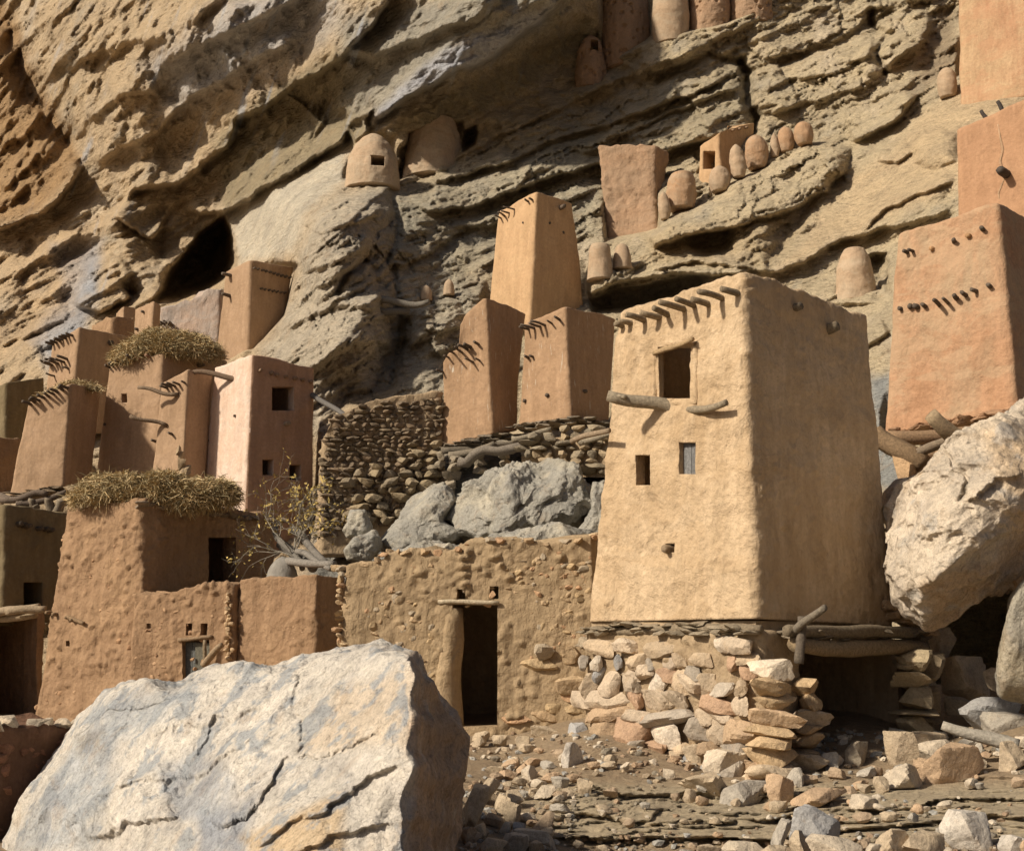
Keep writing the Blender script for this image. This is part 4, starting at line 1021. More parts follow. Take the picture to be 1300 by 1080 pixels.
ctx = P(0, 0, 26)
V, Q, Tt = tube(np.array([P(x, y, 26.2 - (x - 580) * .004) for x, y in ((583,586),(592,588),(602,578),(615,571),(632,573),(650,570),(662,566),(667,577))]), [.13,.11,.12,.10], 10, rs, .1)
mk('base_log', V, [Q, Tt], M_WOOD, T6, col=np.tile((0.21,0.18,0.145), (len(V), 1)))
for a, b in (((570,578,26.6),(628,563,26.4)),((600,574,26.5),(660,560,26.6)),((560,572,26.9),(640,576,26.9))):
    stick('base_log', P(*a), P(*b), .07, .06, M_WOOD, T6, rs, .04, (.19,.16,.12))
for a, b in (((735,548,25.4),(775,552,25)),((740,560,25.3),(792,549,24.2)),((650,558,26),(700,545,25.9))):
    stick('base_log', P(*a), P(*b), .07, .06, M_WOOD, T7, rs, .03, (.27,.23,.17))
mb = MB()
for cx_, ys_, ws_ in ((574, (584,594,604,615,625), (20,26,24,16,14)), (611, (578,586,597), (14,18,28)), (641, (578,588,598), (15,24,26)), (560,(580,590),(14,14))):
    for y_, w_ in zip(ys_, ws_): c = P(cx_ + rs.uniform(-2,2), y_, 26.4); stone(mb, c, w_ * .0088, .2, .10, rs, 3, (0.30,0.255,0.19), 0, .1)
mb.build('stone_pier', M_STONE, T6)
mb = MB()
stonefill(mb, [(660,552),(724,540),(775,545),(772,600),(735,606),(700,592),(662,580)], lambda x, y: P(x, y, 25.8 - (x - 660) * 0.006), rs, (6,11), (14,30), 0.2, .8, 2, cols=[(0.31,0.255,0.175),(0.26,0.22,0.16),(0.36,0.28,0.18)])
mb.build('stone_pier', M_STONE, T7)
hull('pier_core', [P(662,604,26.0),P(772,606,25.2),P(772,606,26.8),P(662,604,27.2),P(662,560,26.0),P(772,548,25.2),P(772,548,26.8),P(662,560,27.2)], M_MUD, T7)
# left village
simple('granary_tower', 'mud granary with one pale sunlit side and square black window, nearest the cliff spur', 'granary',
  dict(C=(311,640), L=(254,607), R=(398,642), tC=(320,451), tL=(272,468), tR=(400,468), Y=28, yaw=47, taper=0.02, ext=1.1, level=False), M_PINK_LIT, GT, res=0.055, amp=0.03, n=24, seed=17,
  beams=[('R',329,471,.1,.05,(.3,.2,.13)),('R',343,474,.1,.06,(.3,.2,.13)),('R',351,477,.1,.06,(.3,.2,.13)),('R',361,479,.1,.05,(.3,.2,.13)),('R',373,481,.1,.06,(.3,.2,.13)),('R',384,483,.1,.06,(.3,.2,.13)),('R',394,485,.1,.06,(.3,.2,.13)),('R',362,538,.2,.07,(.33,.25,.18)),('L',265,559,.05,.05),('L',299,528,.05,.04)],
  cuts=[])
T8 = THINGS[-1]
g8_ = tower_geo((311,640), (254,607), (398,642), (320,451), (272,468), (400,468), 28, 47, taper=.02, ext=1.1, level=False)
ob = wallof(T8); ob.data.materials[0] = M_PINK_LIT
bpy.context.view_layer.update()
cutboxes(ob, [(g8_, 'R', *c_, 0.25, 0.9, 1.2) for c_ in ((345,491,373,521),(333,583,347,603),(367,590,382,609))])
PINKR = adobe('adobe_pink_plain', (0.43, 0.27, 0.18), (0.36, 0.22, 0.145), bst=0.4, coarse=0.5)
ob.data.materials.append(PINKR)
sunward = Vector(g8_.nL)
for pl_ in ob.data.polygons: pl_.material_index = 0 if pl_.normal.dot(sunward) > .55 else 1  # sun-facing side gets the paler mud: its brightness is painted in
stick('beam', facept(g8_,'L',300,482,-.1), facept(g8_,'L',270,482,.7), .06, .05, M_WOOD, T8, rs, .05, (.22,.15,.1))
stick('beam', facept(g8_,'R',400,495,-.3), P(440,529,27.5), .07, .055, M_WOOD, T8, rs, .02, (.13,.12,.11))
t, g = simple('granary_tower', 'wide pink mud granary topped with a thatch of dry millet stalks', 'granary',
  dict(C=(203,612), L=(118,607), R=(262,604), tC=(207,449), tL=(137,466), tR=(290,459), Y=30, yaw=27, taper=0.03, ext=0.8, level=False), M_PINK, GT, res=0.06, amp=0.035, n=20, seed=18,
  beams=[('L',139,466,.25,.04),('L',143,464,.25,.04),('L',148,463,.3,.04),('L',153,461,.3,.045),('L',158,460,.25,.04),('L',164,458,.3,.05),('L',172,456,.5,.045),('L',178,455,.2,.05,(.4,.24,.16)),('L',190,453,.2,.05,(.4,.24,.16)),('R',252,463,.15,.09),('L',134,539,.05,.05),('R',246,505,.1,.05)],
  cuts=[])
T9 = t; cutbox(wallof(t), g, 'L', 155, 500, 162, 511, .3)
t, g = simple('granary_tower', 'narrow pink annex tower with sharp pointed corner, built against the millet-topped granary', 'granary',
  dict(C=(231,607), L=(190,606), R=(259,607), tC=(239,470), tL=(205,488), tR=(270,478), Y=28.6, yaw=30, taper=0.03, ext=.9, level=False), M_PINK, GT, res=0.055, amp=0.025, n=24, seed=19,
  beams=[('L',212,493,.3,.04),('L',217,491,.4,.04),('L',222,490,.4,.04),('L',228,488,.3,.04),('L',235,486,.2,.035),('L',218,551,.15,.04),('L',194,559,.05,.04)])
stick('beam', facept(g,'L',227,501,.02), facept(g,'L',195,496,.5), .05, .04, M_WOOD, t, rs, .03, (.25,.18,.12))
stick('beam', facept(g,'L',212,540,.02), facept(g,'L',185,532,.5), .05, .045, M_WOOD, t, rs, .03, (.25,.18,.12))
mb = MB()
for x, y, s_ in ((229,580,6),(230,590,7),(233,600,8),(228,572,5),(238,598,7)): c = P(x, y, 27.9); stone(mb, c, s_*.016, .1, s_*.022, rs, 3, (0.52,0.38,0.25), .3, .4)
mb.build('broken_spout', M_MUD, t)
t, g = simple('granary_tower', 'plain pink granary with eaves of short sticks, leftmost tall tower', 'granary',
  dict(C=(80,618), L=(11,630), R=(116,610), tC=(89,489), tL=(35,512), tR=(129,493), Y=29, yaw=14, taper=0.04, ext=0.0, level=False), M_PINK, GT, res=0.06, amp=0.03, n=22, seed=20,
  beams=[('L',38 + k * 6, 513 - k * 2.6, .35, .045) for k in range(9)])
mb = MB()
for k in range(44):
    tt = k / 43; c = facept(g, 'L', 6 + 80 * tt, 632 - 12 * tt + rs.uniform(-2, 5), rs.uniform(-.2,.3)); stone(mb, c, rs.uniform(.1,.3), .2, rs.uniform(.02,.05), rs, 2, (0.2,0.15,0.1), -.3, .15)
mb.build('base_slabs', M_STONE, t)
for x, y1_, y2_ in ((42,650,633),(44,650,640),(66,648,632),(72,650,634),(30,652,636)): stick('prop', P(x, y1_, 28.4), P(x + rs.uniform(-6,6), y2_, 28.3), .12, .09, M_WOOD, t, rs, .05, (.27,.22,.16))
for a, b in (((0,634,28.4),(60,628,28.3)),((20,640,28.2),(85,624,28.4)),((0,628,28.6),(40,634,28.4))): stick('base_log', P(*a), P(*b), .07, .06, M_WOOD, t, rs, .05, (.17,.13,.1))
simple('granary_tower', 'brown-sided granary with two bunches of projecting sticks, second row far left', 'granary',
  dict(C=(92,500), L=(54,500), R=(150,500), tC=(101,416), tL=(66,436), tR=(164,428), Y=35.5, yaw=34, taper=0.03, ext=1.2, level=False), M_PINK, GT, res=0.08, amp=0.03, n=22, seed=21,
  beams=[('L',68 + k * 4, 437 - k * 1.8, .35, .05) for k in range(7)] + [('L',62 + k * 4, 462 + (k % 2) * 3 - k, .5, .05) for k in range(7)] + [('L',70,477,.4,.04),('L',88,468,.3,.04),('R',139,436,.15,.09)])
t, g = simple('granary_tower', 'tapering pink granary with two rows of tiny stubs, beside the black cave', 'granary',
  dict(C=(315,437), L=(271,449), R=(356,405), tC=(318,331), tL=(286,346), tR=(373,341), Y=38, yaw=42, taper=0.03, ext=1.0, level=False), M_PINK, GT, res=0.09, amp=0.03, n=20, seed=22,
  beams=[('R',322 + k * 5, 341 + k * 1.3, .1, .05) for k in range(10)] + [('R',331 + k * 5, 367 + k * 0.9, .1, .045) for k in range(7)] + [('L',293,350,.4,.08),('L',292,376,.4,.07)])
simple('granary_tower', 'small sharp-cornered red granary below the hanging block', 'granary',
  dict(C=(191,428), L=(171,428), R=(202,424), tC=(195,383), tL=(172,394), tR=(204,389), Y=38.5, yaw=42, taper=0.02, ext=.6, level=False), M_PINK, GT, res=0.1, amp=0.03, seed=23, beams=[('L',183,396,.1,.06),('L',175,418,.1,.06)])
simple('mud_hut', 'low ruined mud hut beneath the hanging block', 'hut',
  dict(C=(142,428), L=(113,430), R=(174,424), tC=(142,402), tL=(115,414), tR=(172,404), Y=39.5, yaw=42, taper=0.02, ext=.6, level=False), M_BROWN, None, res=0.1, amp=0.05, n=10, rag=.08, seed=24)
simple('mud_hut', 'tiny red mud hut on the ledge behind the ruined hut', 'hut',
  dict(C=(156,408), L=(145,410), R=(172,404), tC=(157,389), tL=(146,398), tR=(173,392), Y=41, yaw=42, taper=0.02, ext=.4, level=False), M_PINK, None, res=0.1, amp=0.04, n=14, seed=25)
simple('plaster_wall', 'grey peeling plaster wall left of the granary by the cave', 'wall',
  dict(C=(278,440), L=(203,430), R=(288,440), tC=(279,367), tL=(203,392), tR=(288,366), Y=40.5, yaw=12, taper=0.01, ext=.8, level=False), M_PLASTER, None, res=0.09, amp=0.05, n=14, rag=.1, rough=.04, seed=26,
  topf=[(203,392),(225,388),(235,381),(258,376),(262,370),(279,366)], beams=[('L',205 + k * 3.5, 413 - (k % 3), .4, .05) for k in range(5)])
t, g = simple('mud_hut', 'tiny hut with one dark window tucked under the pale rock wall', 'hut',
  dict(C=(371,334), L=(353,334), R=(384,330), tC=(376,290), tL=(354,305), tR=(386,296), Y=42.5, yaw=24, taper=0.02, ext=.4, level=False), M_PINK, None, res=0.1, amp=0.04, seed=27)
cutbox(wallof(t), g, 'L', 361, 303, 367, 317, .3, .2, .5)
simple('granary_tower', 'grey-brown granary cut off by the left photo edge, above the rubble strip', 'granary',
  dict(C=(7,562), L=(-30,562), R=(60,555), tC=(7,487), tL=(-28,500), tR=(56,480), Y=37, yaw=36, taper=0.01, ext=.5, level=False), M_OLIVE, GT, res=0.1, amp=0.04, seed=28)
simple('mud_hut', 'brown mud hut at the left photo edge behind the leftmost tall tower', 'hut',
  dict(C=(-30,612), L=(-60,612), R=(28,608), tC=(-30,552), tL=(-60,560), tR=(27,560), Y=31.5, yaw=36, taper=0.01, ext=.5, level=False), M_BROWN, None, res=0.1, amp=0.04, rough=.04, seed=29)

# ---------------------------------------------------------------- houses and walls of the lower row
gA = tower_geo((172,906), (38,908), (345,906), (184,632), (84,648), (353,656), 21.6, 30, taper=0.03, ext=0.5, level=False)
H = thing('mud_house', 'rough brown mud house with dark doorway, millet stalks drying on its roof', 'house', base_of(gA))
mud_body('wall', gA, M_BROWN, H, res=0.04, amp=0.05, n=16, rough=0.045, rag=.05, seed=31, cuts=[(gA,'R',264,682,298,749,.3,.9,1.6),(gA,'L',86,813,91,820,.25)])
gB = tower_geo((298,906), (166,906), (312,905), (296,742), (168,754), (310,742), 20.9, 16, taper=0.01, ext=.5, level=False); add_rm(gB, .45)
mud_body('courtyard_wall', gB, M_BROWN, H, res=0.032, amp=0.04, n=14, rough=0.045, rag=.05, seed=32,
  topf=[(166,754),(188,756),(222,755),(248,748),(262,744),(296,742)], cuts=[(gB,'L',232,812,267,880,.16),(gB,'L',237,791,245,806,.25),(gB,'L',256,791,264,806,.25),(gB,'L',186,791,192,802,.06)])
plank(gB, 'L', 231, 815, 250, 880, -.09, .05, M_WOOD, H, 'door', 2, (0.13,0.135,0.13))
plank(gB, 'L', 246, 816, 268, 880, -.04, .05, M_WOOD, H, 'door', 2, (0.17,0.16,0.125))
stick('lintel', facept(gB,'L',228,812,.04), facept(gB,'L',271,808,.04), .035, .03, M_WOOD, H, rs, .01, (.3,.21,.13))
stick('pole', facept(gB,'L',264,846,.15), facept(gB,'L',268,812,.2), .03, .028, M_WOOD, H, rs, .02, (.26,.2,.13))
stick('pole', facept(gB,'L',266,844,.2), facept(gB,'L',292,818,.25), .06, .05, M_WOOD, H, rs, .03, (.3,.22,.14))
for x, y, l in ((66,778,.14),(74,780,.14),(88,784,.1),(96,787,.12)): stub(gA, 'L', x, y, l, .035, H, rs, col=(.25,.17,.1))
stick('beam', facept(gA,'L',88,783,.06), facept(gA,'L',111,791,.08), .035, .03, M_WOOD, H, rs, .01, (.25,.17,.1))
mb = MB()
stonefill(mb, [(290,752),(297,752),(297,838),(289,838)], lambda x, y: facept(gB, 'L', x, y, .05), rs, (4,6), (6,10), -.3, .8, 2, cols=[(.5,.36,.22)])
for k in range(26): x = 182 + 170 * k / 25; c = facept(gA, 'R', x, 640 + (x - 182) * .125 + rs.uniform(-2,3), rs.uniform(-.1,.12)); stone(mb, c, rs.uniform(.1,.2), .15, rs.uniform(.03,.06), rs, 2, (.3,.24,.18), 1.0, .2)
joinin([c for c in H.children if c.name.startswith('wall')][0], mb.build('edge_stones', M_STONE, H))
def jut_stones(g, face, poly, n, parent, rs, smin, smax, cols=None, off=0.0, name='embedded_stones', sub=2, flat=.5):
    mb = MB(); x0, x1 = min(a[0] for a in poly), max(a[0] for a in poly); y0, y1 = min(a[1] for a in poly), max(a[1] for a in poly); k = 0
    while k < n:
        x, y = rs.uniform(x0, x1), rs.uniform(y0, y1)
        if not inpoly(np.array([x]), np.array([y]), poly)[0]: continue
        s_ = rs.uniform(smin, smax); c = facept(g, face, x, y, off); K = c[1] / F
        stone(mb, c, s_ * K * .6, s_ * K * .35, s_ * K * .6 * rs.uniform(.35, .8), rs, sub, (cols[rs.randint(len(cols))] if cols else None), math.atan2(g.dL[1], g.dL[0]) if face == 'L' else math.atan2(g.dR[1], g.dR[0]), .35); k += 1
    return joinin([c for c in parent.children if c.type == 'MESH' and c.name.startswith('courtyard' if g is globals().get('gB') else 'wall')][0], mb.build(name, M_STONE, parent))
BR = [(.42,.26,.15),(.36,.22,.13),(.46,.3,.18)]
jut_stones(gA, 'L', [(80,660),(175,650),(168,895),(42,900)], 120, H, rs, 4, 9, BR, -.01)
jut_stones(gB, 'L', [(170,765),(290,755),(290,900),(170,900)], 70, H, rs, 3, 8, BR, -.01)
gC = tower_geo((398,906), (294,906), (436,906), (402,731), (303,739), (440,735), 20.3, 26, taper=.01, ext=.5, level=False)
H2 = thing('mud_hut', 'square reddish-brown mud block between the mud house and the stone-studded wall', 'hut', base_of(gC))
mud_body('wall', gC, M_BROWN, H2, res=0.04, amp=0.035, n=18, rough=0.03, rag=.03, seed=33)
jut_stones(gC, 'L', [(305,745),(398,740),(395,890),(298,890)], 24, H2, rs, 3, 7, BR, -.01)
# wall with the doorway
gW = tower_geo((756,935), (424,935), (760,935), (752,680), (440,716), (757,680), 16.4, 8, taper=0.0, ext=.3, level=False)
gW.C[2] = gW.L[2] = min(gW.C[2], gW.L[2]); add_rm(gW, 2.2)
HW = thing('mud_house', 'roofless mud house front studded with stones, tall open doorway under a thin pole lintel', 'house', base_of(gW))
mud_body('wall', gW, M_WALL, HW, res=0.03, amp=0.045, n=40, rough=0.05, rag=.05, seed=34,
  topf=[(424,722),(446,718),(476,714),(483,703),(520,700),(560,701),(590,692),(650,684),(700,690),(756,680)], cuts=[(gW,'L',575,767,632,922,.32,.8,1.7),(gW,'L',581,748,592,761,.22),(gW,'L',622,744,633,760,.22)])
mb = MB()
TW = [(.46,.34,.2),(.42,.3,.18),(.5,.37,.23),(.4,.33,.24),(.5,.32,.19)]
V, Q, Tt = tube(bent(facept(gW,'L',557,764,.04), facept(gW,'L',634,765,.06), rs, .008, 10), [.028,.03,.026], 8, rs, .1)
mk('lintel', V, [Q, Tt], M_WOOD, HW, col=np.tile((.5,.42,.3), (len(V), 1)))
pts = np.array([facept(gW, 'L', 573 - k * .9 + 2 * math.sin(k), 772 + k * 19, -.10) for k in range(9)])
V, Q, Tt = tube(pts, [.13,.17,.2], 18, rs, .06); mk('door_jamb', V, [Q, Tt], M_WALL, HW)
stonefill(mb, [(655,840),(758,800),(758,935),(640,935)], plane_pos(gW,'L',.0), rs, (13,22), (24,52), -.12, .6, 3, cols=TW, jit=.3, dens=.8, tilt=.2)
for k in range(44):
    x = 426 + 330 * k / 43; y = np.interp(x, [424,446,476,483,520,560,590,650,700,756], [722,718,714,703,700,701,692,684,690,680])
    if rs.rand() < .8: stone(mb, facept(gW, 'L', x, y + rs.uniform(-2,3), rs.uniform(-.15,.02)), rs.uniform(.05,.12), .1, rs.uniform(.03,.06), rs, 3, TW[rs.randint(5)], 0, .2)
for k in range(26): stone(mb, facept(gW, 'L', 430 + rs.uniform(-3,6), 722 + k * 7, rs.uniform(-.1,.02)), rs.uniform(.04,.09), .1, rs.uniform(.03,.05), rs, 2, TW[rs.randint(5)], 0, .2)
joinin([c for c in HW.children if c.name.startswith('wall')][0], mb.build('rubble_courses', M_STONE, HW))
jut_stones(gW, 'L', [(432,730),(580,705),(755,690),(755,830),(636,850),(632,770),(560,770),(560,920),(430,900)], 330, HW, rs, 5, 13, TW, -.012, sub=2)
# far left dark buildings
gD = tower_geo((4,782), (-70,782), (84,776), (5,642), (-60,655), (86,652), 25.5, 32, taper=.01, ext=.2, level=False)
HD = thing('mud_house', 'shaded olive-brown mud house at the left edge with a small dark door', 'house', base_of(gD))
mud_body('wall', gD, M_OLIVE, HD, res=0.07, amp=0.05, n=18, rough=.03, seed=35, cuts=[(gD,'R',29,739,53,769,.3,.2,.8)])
for x, y in ((22,665),(28,667),(33,668),(48,671),(56,672),(62,673)): stub(gD, 'R', x, y, .15, .06, HD, rs, col=(.1,.08,.06))
gE = tower_geo((-70,914), (-300,914), (58,912), (-70,772), (-300,780), (60,774), 23.6, 36, taper=.0, ext=.3, level=False)
HE = thing('mud_house', 'mud house front with a wide black opening under a log lintel, below the olive-brown house', 'house', base_of(gE))
mud_body('wall', gE, M_BROWN, HE, res=0.06, amp=0.04, n=18, rough=.04, seed=36, cuts=[(gE,'R',-30,784,45,912,.4,.1,2.4)])
for a, b in (((-10,779,23),(50,770,23)),((-20,784,23.2),(46,780,23.0)),((10,776,22.8),(58,773,22.8))): stick('lintel', P(*a), P(*b), .09, .07, M_WOOD, HE, rs, .03, (.35,.27,.18))
gF = tower_geo((-70,1150), (-240,1150), (112,1150), (-70,925), (-240,925), (114,922), 10.9, 34, taper=.0, ext=.3, level=False)
HF = thing('retaining_wall', 'dark red rubble retaining wall capped with pale stones behind the foreground boulder', 'wall', base_of(gF))
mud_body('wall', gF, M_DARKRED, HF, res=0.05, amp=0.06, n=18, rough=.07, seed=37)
mb = MB()
x = -30
while x < 112:
    w_ = rs.uniform(16, 30); c = facept(gF, 'R', x, 919 + rs.uniform(-3,2), -.05); k = c[1] / F; stone(mb, c, w_ * k * .5, .15, rs.uniform(5,9) * k, rs, 3, (.5,.42,.32), .9, .15); x += w_ * .95
mb.build('coping_stones', M_STONE, HF)
jut_stones(gF, 'R', [(-20,935),(100,935),(100,1080),(-20,1080)], 60, HF, rs, 6, 20, [(.25,.12,.07),(.3,.15,.09)], 0)
# drystone wall against the cliff
gS = tower_geo((566,705), (405,705), (580,705), (560,505), (412,522), (575,505), 27.5, -12, taper=.0, level=False); add_rm(gS, .8)
DS = thing('drystone_wall', 'tall dark brown drystone wall against the cliff, left of the leaning granary', 'wall', base_of(gS))
mud_body('wall_core', gS, M_MUD, DS, res=0.08, amp=0.05, n=18, rough=.05, seed=38, topf=[(405,560),(425,528),(470,512),(500,505),(566,500)])
mb = MB()
DK = [(.20,.15,.10),(.24,.175,.115),(.17,.13,.09),(.27,.21,.14)]
stonefill(mb, [(408,560),(425,530),(470,514),(560,505),(562,625),(520,660),(408,680)], plane_pos(gS,'L',.03), rs, (4,7), (8,19), .2, .8, 2, cols=DK)
stonefill(mb, [(440,600),(562,560),(570,620),(500,665),(440,670)], plane_pos(gS,'L',.12), rs, (8,12), (16,32), .2, .8, 2, cols=[(.33,.265,.175),(.38,.3,.19),(.28,.23,.16)], dens=.9)
mb.build('wall_stones', M_STONE, DS)

# ---------------------------------------------------------------- round granaries, pots
def pot(name, label, cat, px, py, wpx, hpx, prof, m, group=None, Y=None, amp=.04, seed=1, cut=None, lean=0.0, sq=1.0, pits=0.0):
    """prof: list of (height fraction, radius fraction)"""
    if Y is None or Y > 24: Y = max(cliffY(px + d_ * wpx, py + e_) for d_ in (-.25, 0, .25) for e_ in (0, 4)) if wpx > 42 else min(cliffY(px, py + 3), cliffY(px, py + 7)); Y += (.75 if wpx > 42 else .4) * wpx / 2 * Y / F + .05
    k = Y / F; b = P(px, py, Y); r = wpx * k / 2; h = hpx * k / math.cos(0.2)
    b[2] -= .1; h += .1
    nr, nc = max(14, int(hpx * (1.6 if pits else .8))), max(20, int(wpx * (3 if pits else 1.6)))
    v = np.linspace(0, 1, nr); a = np.linspace(0, 2 * math.pi, nc, False)
    pr = np.interp(v, [q[0] for q in prof], [q[1] for q in prof])
    if nr > 6:
        for _ in range(2): pr[1:-1] = (pr[:-2] + pr[1:-1] * 2 + pr[2:]) / 4
    G = np.stack([b[0] + lean * h * v[:, None] ** 2 + r * pr[:, None] * np.cos(a), b[1] + r * sq * pr[:, None] * np.sin(a), b[2] + h * v[:, None] + 0 * a], -1)
    N = np.stack([np.cos(a) + 0 * v[:, None], np.sin(a) + 0 * v[:, None], 0 * a + 0 * v[:, None]], -1)
    p = G.reshape(-1, 3)
    d = fbm(p * 1.1 + seed, 3, .5, seed) * amp * 1.6 + fbm(p * 4 + seed, 4, .6, seed) * amp * .7
    if pits: f1, f2, idn = worley(p * 3.4 + seed, seed); d -= pits * smooth(.36, .2, f1) * (idn > .25)
    G = G + N * (d.reshape(nr, nc) * np.minimum(pr, .5)[:, None] * 2)[..., None]
    V = np.vstack([G.reshape(-1, 3), [G[0].mean(0)], [G[-1].mean(0)]]); kk = np.arange(nc); k2 = (kk + 1) % nc; i0 = nr * nc
    T = np.vstack([np.stack([k2, kk, np.full(nc, i0)], 1), np.stack([(nr - 1) * nc + kk, (nr - 1) * nc + k2, np.full(nc, i0 + 1)], 1)])
    o = mk(name, V, [gridq(nr, nc, True), T], m); tag(o, label, cat, group)
    if cut:
        g = Tower(); yf = b[1] - r * .86; g.nL = np.array((0,-1.,0)); g.nR = g.nL; g.C = np.array((0, yf, 0.)); g.L = np.array((-1., yf, 0)); g.tC = np.array((0, yf, 1.)); g.R = g.L
        V0 = o.location.copy(); 
        me = o.data; me.transform(Matrix.Translation(V0)); o.location = (0,0,0)
        cutbox(o, g, 'L', *cut, .3, .25, .8)
        o.data.transform(Matrix.Translation(-V0)); o.location = V0
    return o
CYL = [(0,1.0),(.5,.97),(.85,.92),(.95,.8),(.99,.55),(1,.05)]
DOME = [(0,1.0),(.3,.97),(.55,.86),(.75,.68),(.9,.42),(.97,.2),(1,.03)]
EGG = [(0,.72),(.2,.92),(.45,1.0),(.7,.92),(.85,.72),(.95,.4),(1,.05)]
JAR = [(0,.55),(.25,.85),(.5,1.0),(.72,.93),(.86,.72),(.93,.6),(1,.62)]
pot('round_granary', 'dome-topped clay granary with a small square window, under the overhang', 'granary', 473, 240, 74, 76, DOME, M_CLAY, Y=40.0, seed=2, cut=(471,197,488,211), amp=.06)
pot('round_granary', 'wide pale clay granary broken open on its right side, under the overhang', 'granary', 550, 228, 78, 78, [(0,1.05),(.4,.98),(.8,.85),(1,.75)], M_CLAY, Y=41.0, seed=3, amp=.07)
pot('round_granary', 'small pitted granary with a dark hole, left of the tall pitted cylinder at the top', 'granary', 750, 112, 44, 74, [(0,1.0),(.4,.92),(.7,.75),(.9,.5),(1,.1)], M_RUST, Y=42.6, seed=4, cut=(750,48,760,62), amp=.08, pits=.1)
pot('round_granary', 'tall pitted clay cylinder wedged under the ceiling rock at the top', 'granary', 795, 90, 66, 110, [(0,1),(.5,1),(.85,.95),(1,.85)], M_RUST, Y=41.6, seed=5, amp=.05, pits=.11)
pot('round_granary', 'smooth bulging clay jar granary right of the tall pitted cylinder', 'granary', 852, 56, 50, 80, [(0,.9),(.25,.98),(.5,1.03),(.75,.95),(1,.9)], M_CLAY, Y=41.6, seed=6, amp=.03)
pot('round_granary', 'rough pink clay cylinder, second from the right in the top row', 'granary', 901, 52, 56, 80, [(0,1),(.5,1),(1,.97)], M_RUST, Y=41.8, seed=7, amp=.07, pits=.07)
pot('round_granary', 'rough clay cylinder, rightmost in the top row under the ceiling rock', 'granary', 954, 34, 58, 70, [(0,1),(.5,1),(1,.97)], M_RUST, Y=41.6, seed=8, amp=.07, pits=.07)
pot('round_granary', 'tan clay cylinder half hidden between the main tower and the right granary', 'granary', 1087, 380, 52, 66, [(0,1.05),(.3,.98),(.6,.9),(.85,.72),(1,.5)], M_CLAY, Y=29.2, seed=9, amp=.05)
g = tower_geo((835,305), (765,308), (842,300), (833,184), (757,188), (842,190), 37.2, 30, taper=-.02, ext=.3, level=False); add_rm(g, 1.0)
t = thing('mud_pillar', 'ragged rust-red mud pillar wall, wider at the top, below the layered band', 'wall', base_of(g))
mud_body('wall', g, M_RUST, t, res=.07, amp=.09, n=10, waist=.12, rag=.10, rough=.05, seed=41)
g = tower_geo((916,245), (886,250), (955,235), (914,168), (887,187), (958,156), cliffY(912,246) + .25, 36, taper=.02, ext=.6, level=False)
t = thing('mud_hut', 'small square mud hut with dark window at the end of the row of egg-shaped jars', 'hut', base_of(g))
mud_body('wall', g, M_GOLD, t, res=.06, amp=.05, n=16, seed=42, cuts=[(g,'L',893,192,908,215,.3,.15,.6)])
for x in (929,937,946): stub(g, 'R', x, 166 - (x - 929) * .2, .1, .05, t, rs, col=(.3,.2,.12))
EG = 'clay jars on the rock ledge'
for (x, y, w_, h_, pr, lab, Y_) in ((914,240,30,32,EGG,'squat clay jar against the front of the small square hut',34.2),(938,222,20,42,EGG,'slim clay jar right of the small square hut, leftmost of the upper jars',34.3),(961,210,32,42,EGG,'fattest pale clay egg jar in the row on the ledge',34.2),
    (984,196,14,30,EGG,'thinnest clay jar, squeezed between the fattest and the orange one',34.5),(999,190,22,32,EGG,'orange clay jar, second from the right end of the row on the ledge',34.4),(1021,180,26,28,EGG,'dark-topped round clay jar at the right end of the row on the ledge',34.4),
    (865,262,40,44,[(0,.9),(.4,1),(.8,.9),(1,.7)],'stout clay jar at the left end of the ledge',34.4),(844,275,16,34,EGG,'slim clay jar left of the stout jar on the ledge',34.3)):
    pot('clay_jar', lab, 'jar', x, y, w_, h_, pr, M_CLAY2 if int(x) % 2 else M_CLAY, EG, Y=Y_, seed=int(x), amp=.06, lean=rs.uniform(-.07, .07))
pot('clay_jar', 'clay cylinder jar right of the golden granary, larger of two', 'jar', 762, 352, 32, 43, [(0,1.1),(.5,.95),(.9,.85),(1,.7)], M_CLAY, Y=33.3, seed=51, amp=.03)
pot('clay_jar', 'small conical clay jar beside the larger cylinder jar', 'jar', 790, 338, 26, 30, [(0,1.0),(.5,.9),(.9,.6),(1,.2)], M_CLAY, Y=33.8, seed=52, amp=.03)
pot('clay_jar', 'lone round clay jar high on the slab beside the top right wall', 'jar', 1203, 120, 26, 38, EGG, M_CLAY, Y=31.6, seed=53, amp=.03)
pot('clay_jar', 'small pinkish clay jar in the shaded rock bay, left one', 'jar', 541, 378, 16, 17, DOME, M_CLAY, Y=34.2, seed=54, amp=.03)
pot('clay_jar', 'small pinkish clay jar in the shaded rock bay, nearer the golden granary', 'jar', 570, 371, 16, 18, DOME, M_CLAY, Y=34.4, seed=55, amp=.03)
pot('clay_jar', 'grey upturned clay pot on the roof beside the firewood', 'jar', 358, 740, 42, 33, DOME, adobe('grey_pot', (.27,.25,.22), (.2,.19,.17), bst=.3), Y=21.6, seed=56, amp=.02)
for a, b, lab in (((462,380,33.2),(545,383,33.0),'grey log lying across the cleft below the rock spur, upper one'), ((470,392,33.0),(520,396,33.2),'shorter grey log in the cleft, just below the upper log')):
    o = stick('log', P(*a), P(*b), .11, .08, M_WOOD, None, rs, .03, (.2,.18,.15)); tag(o, lab, 'log')
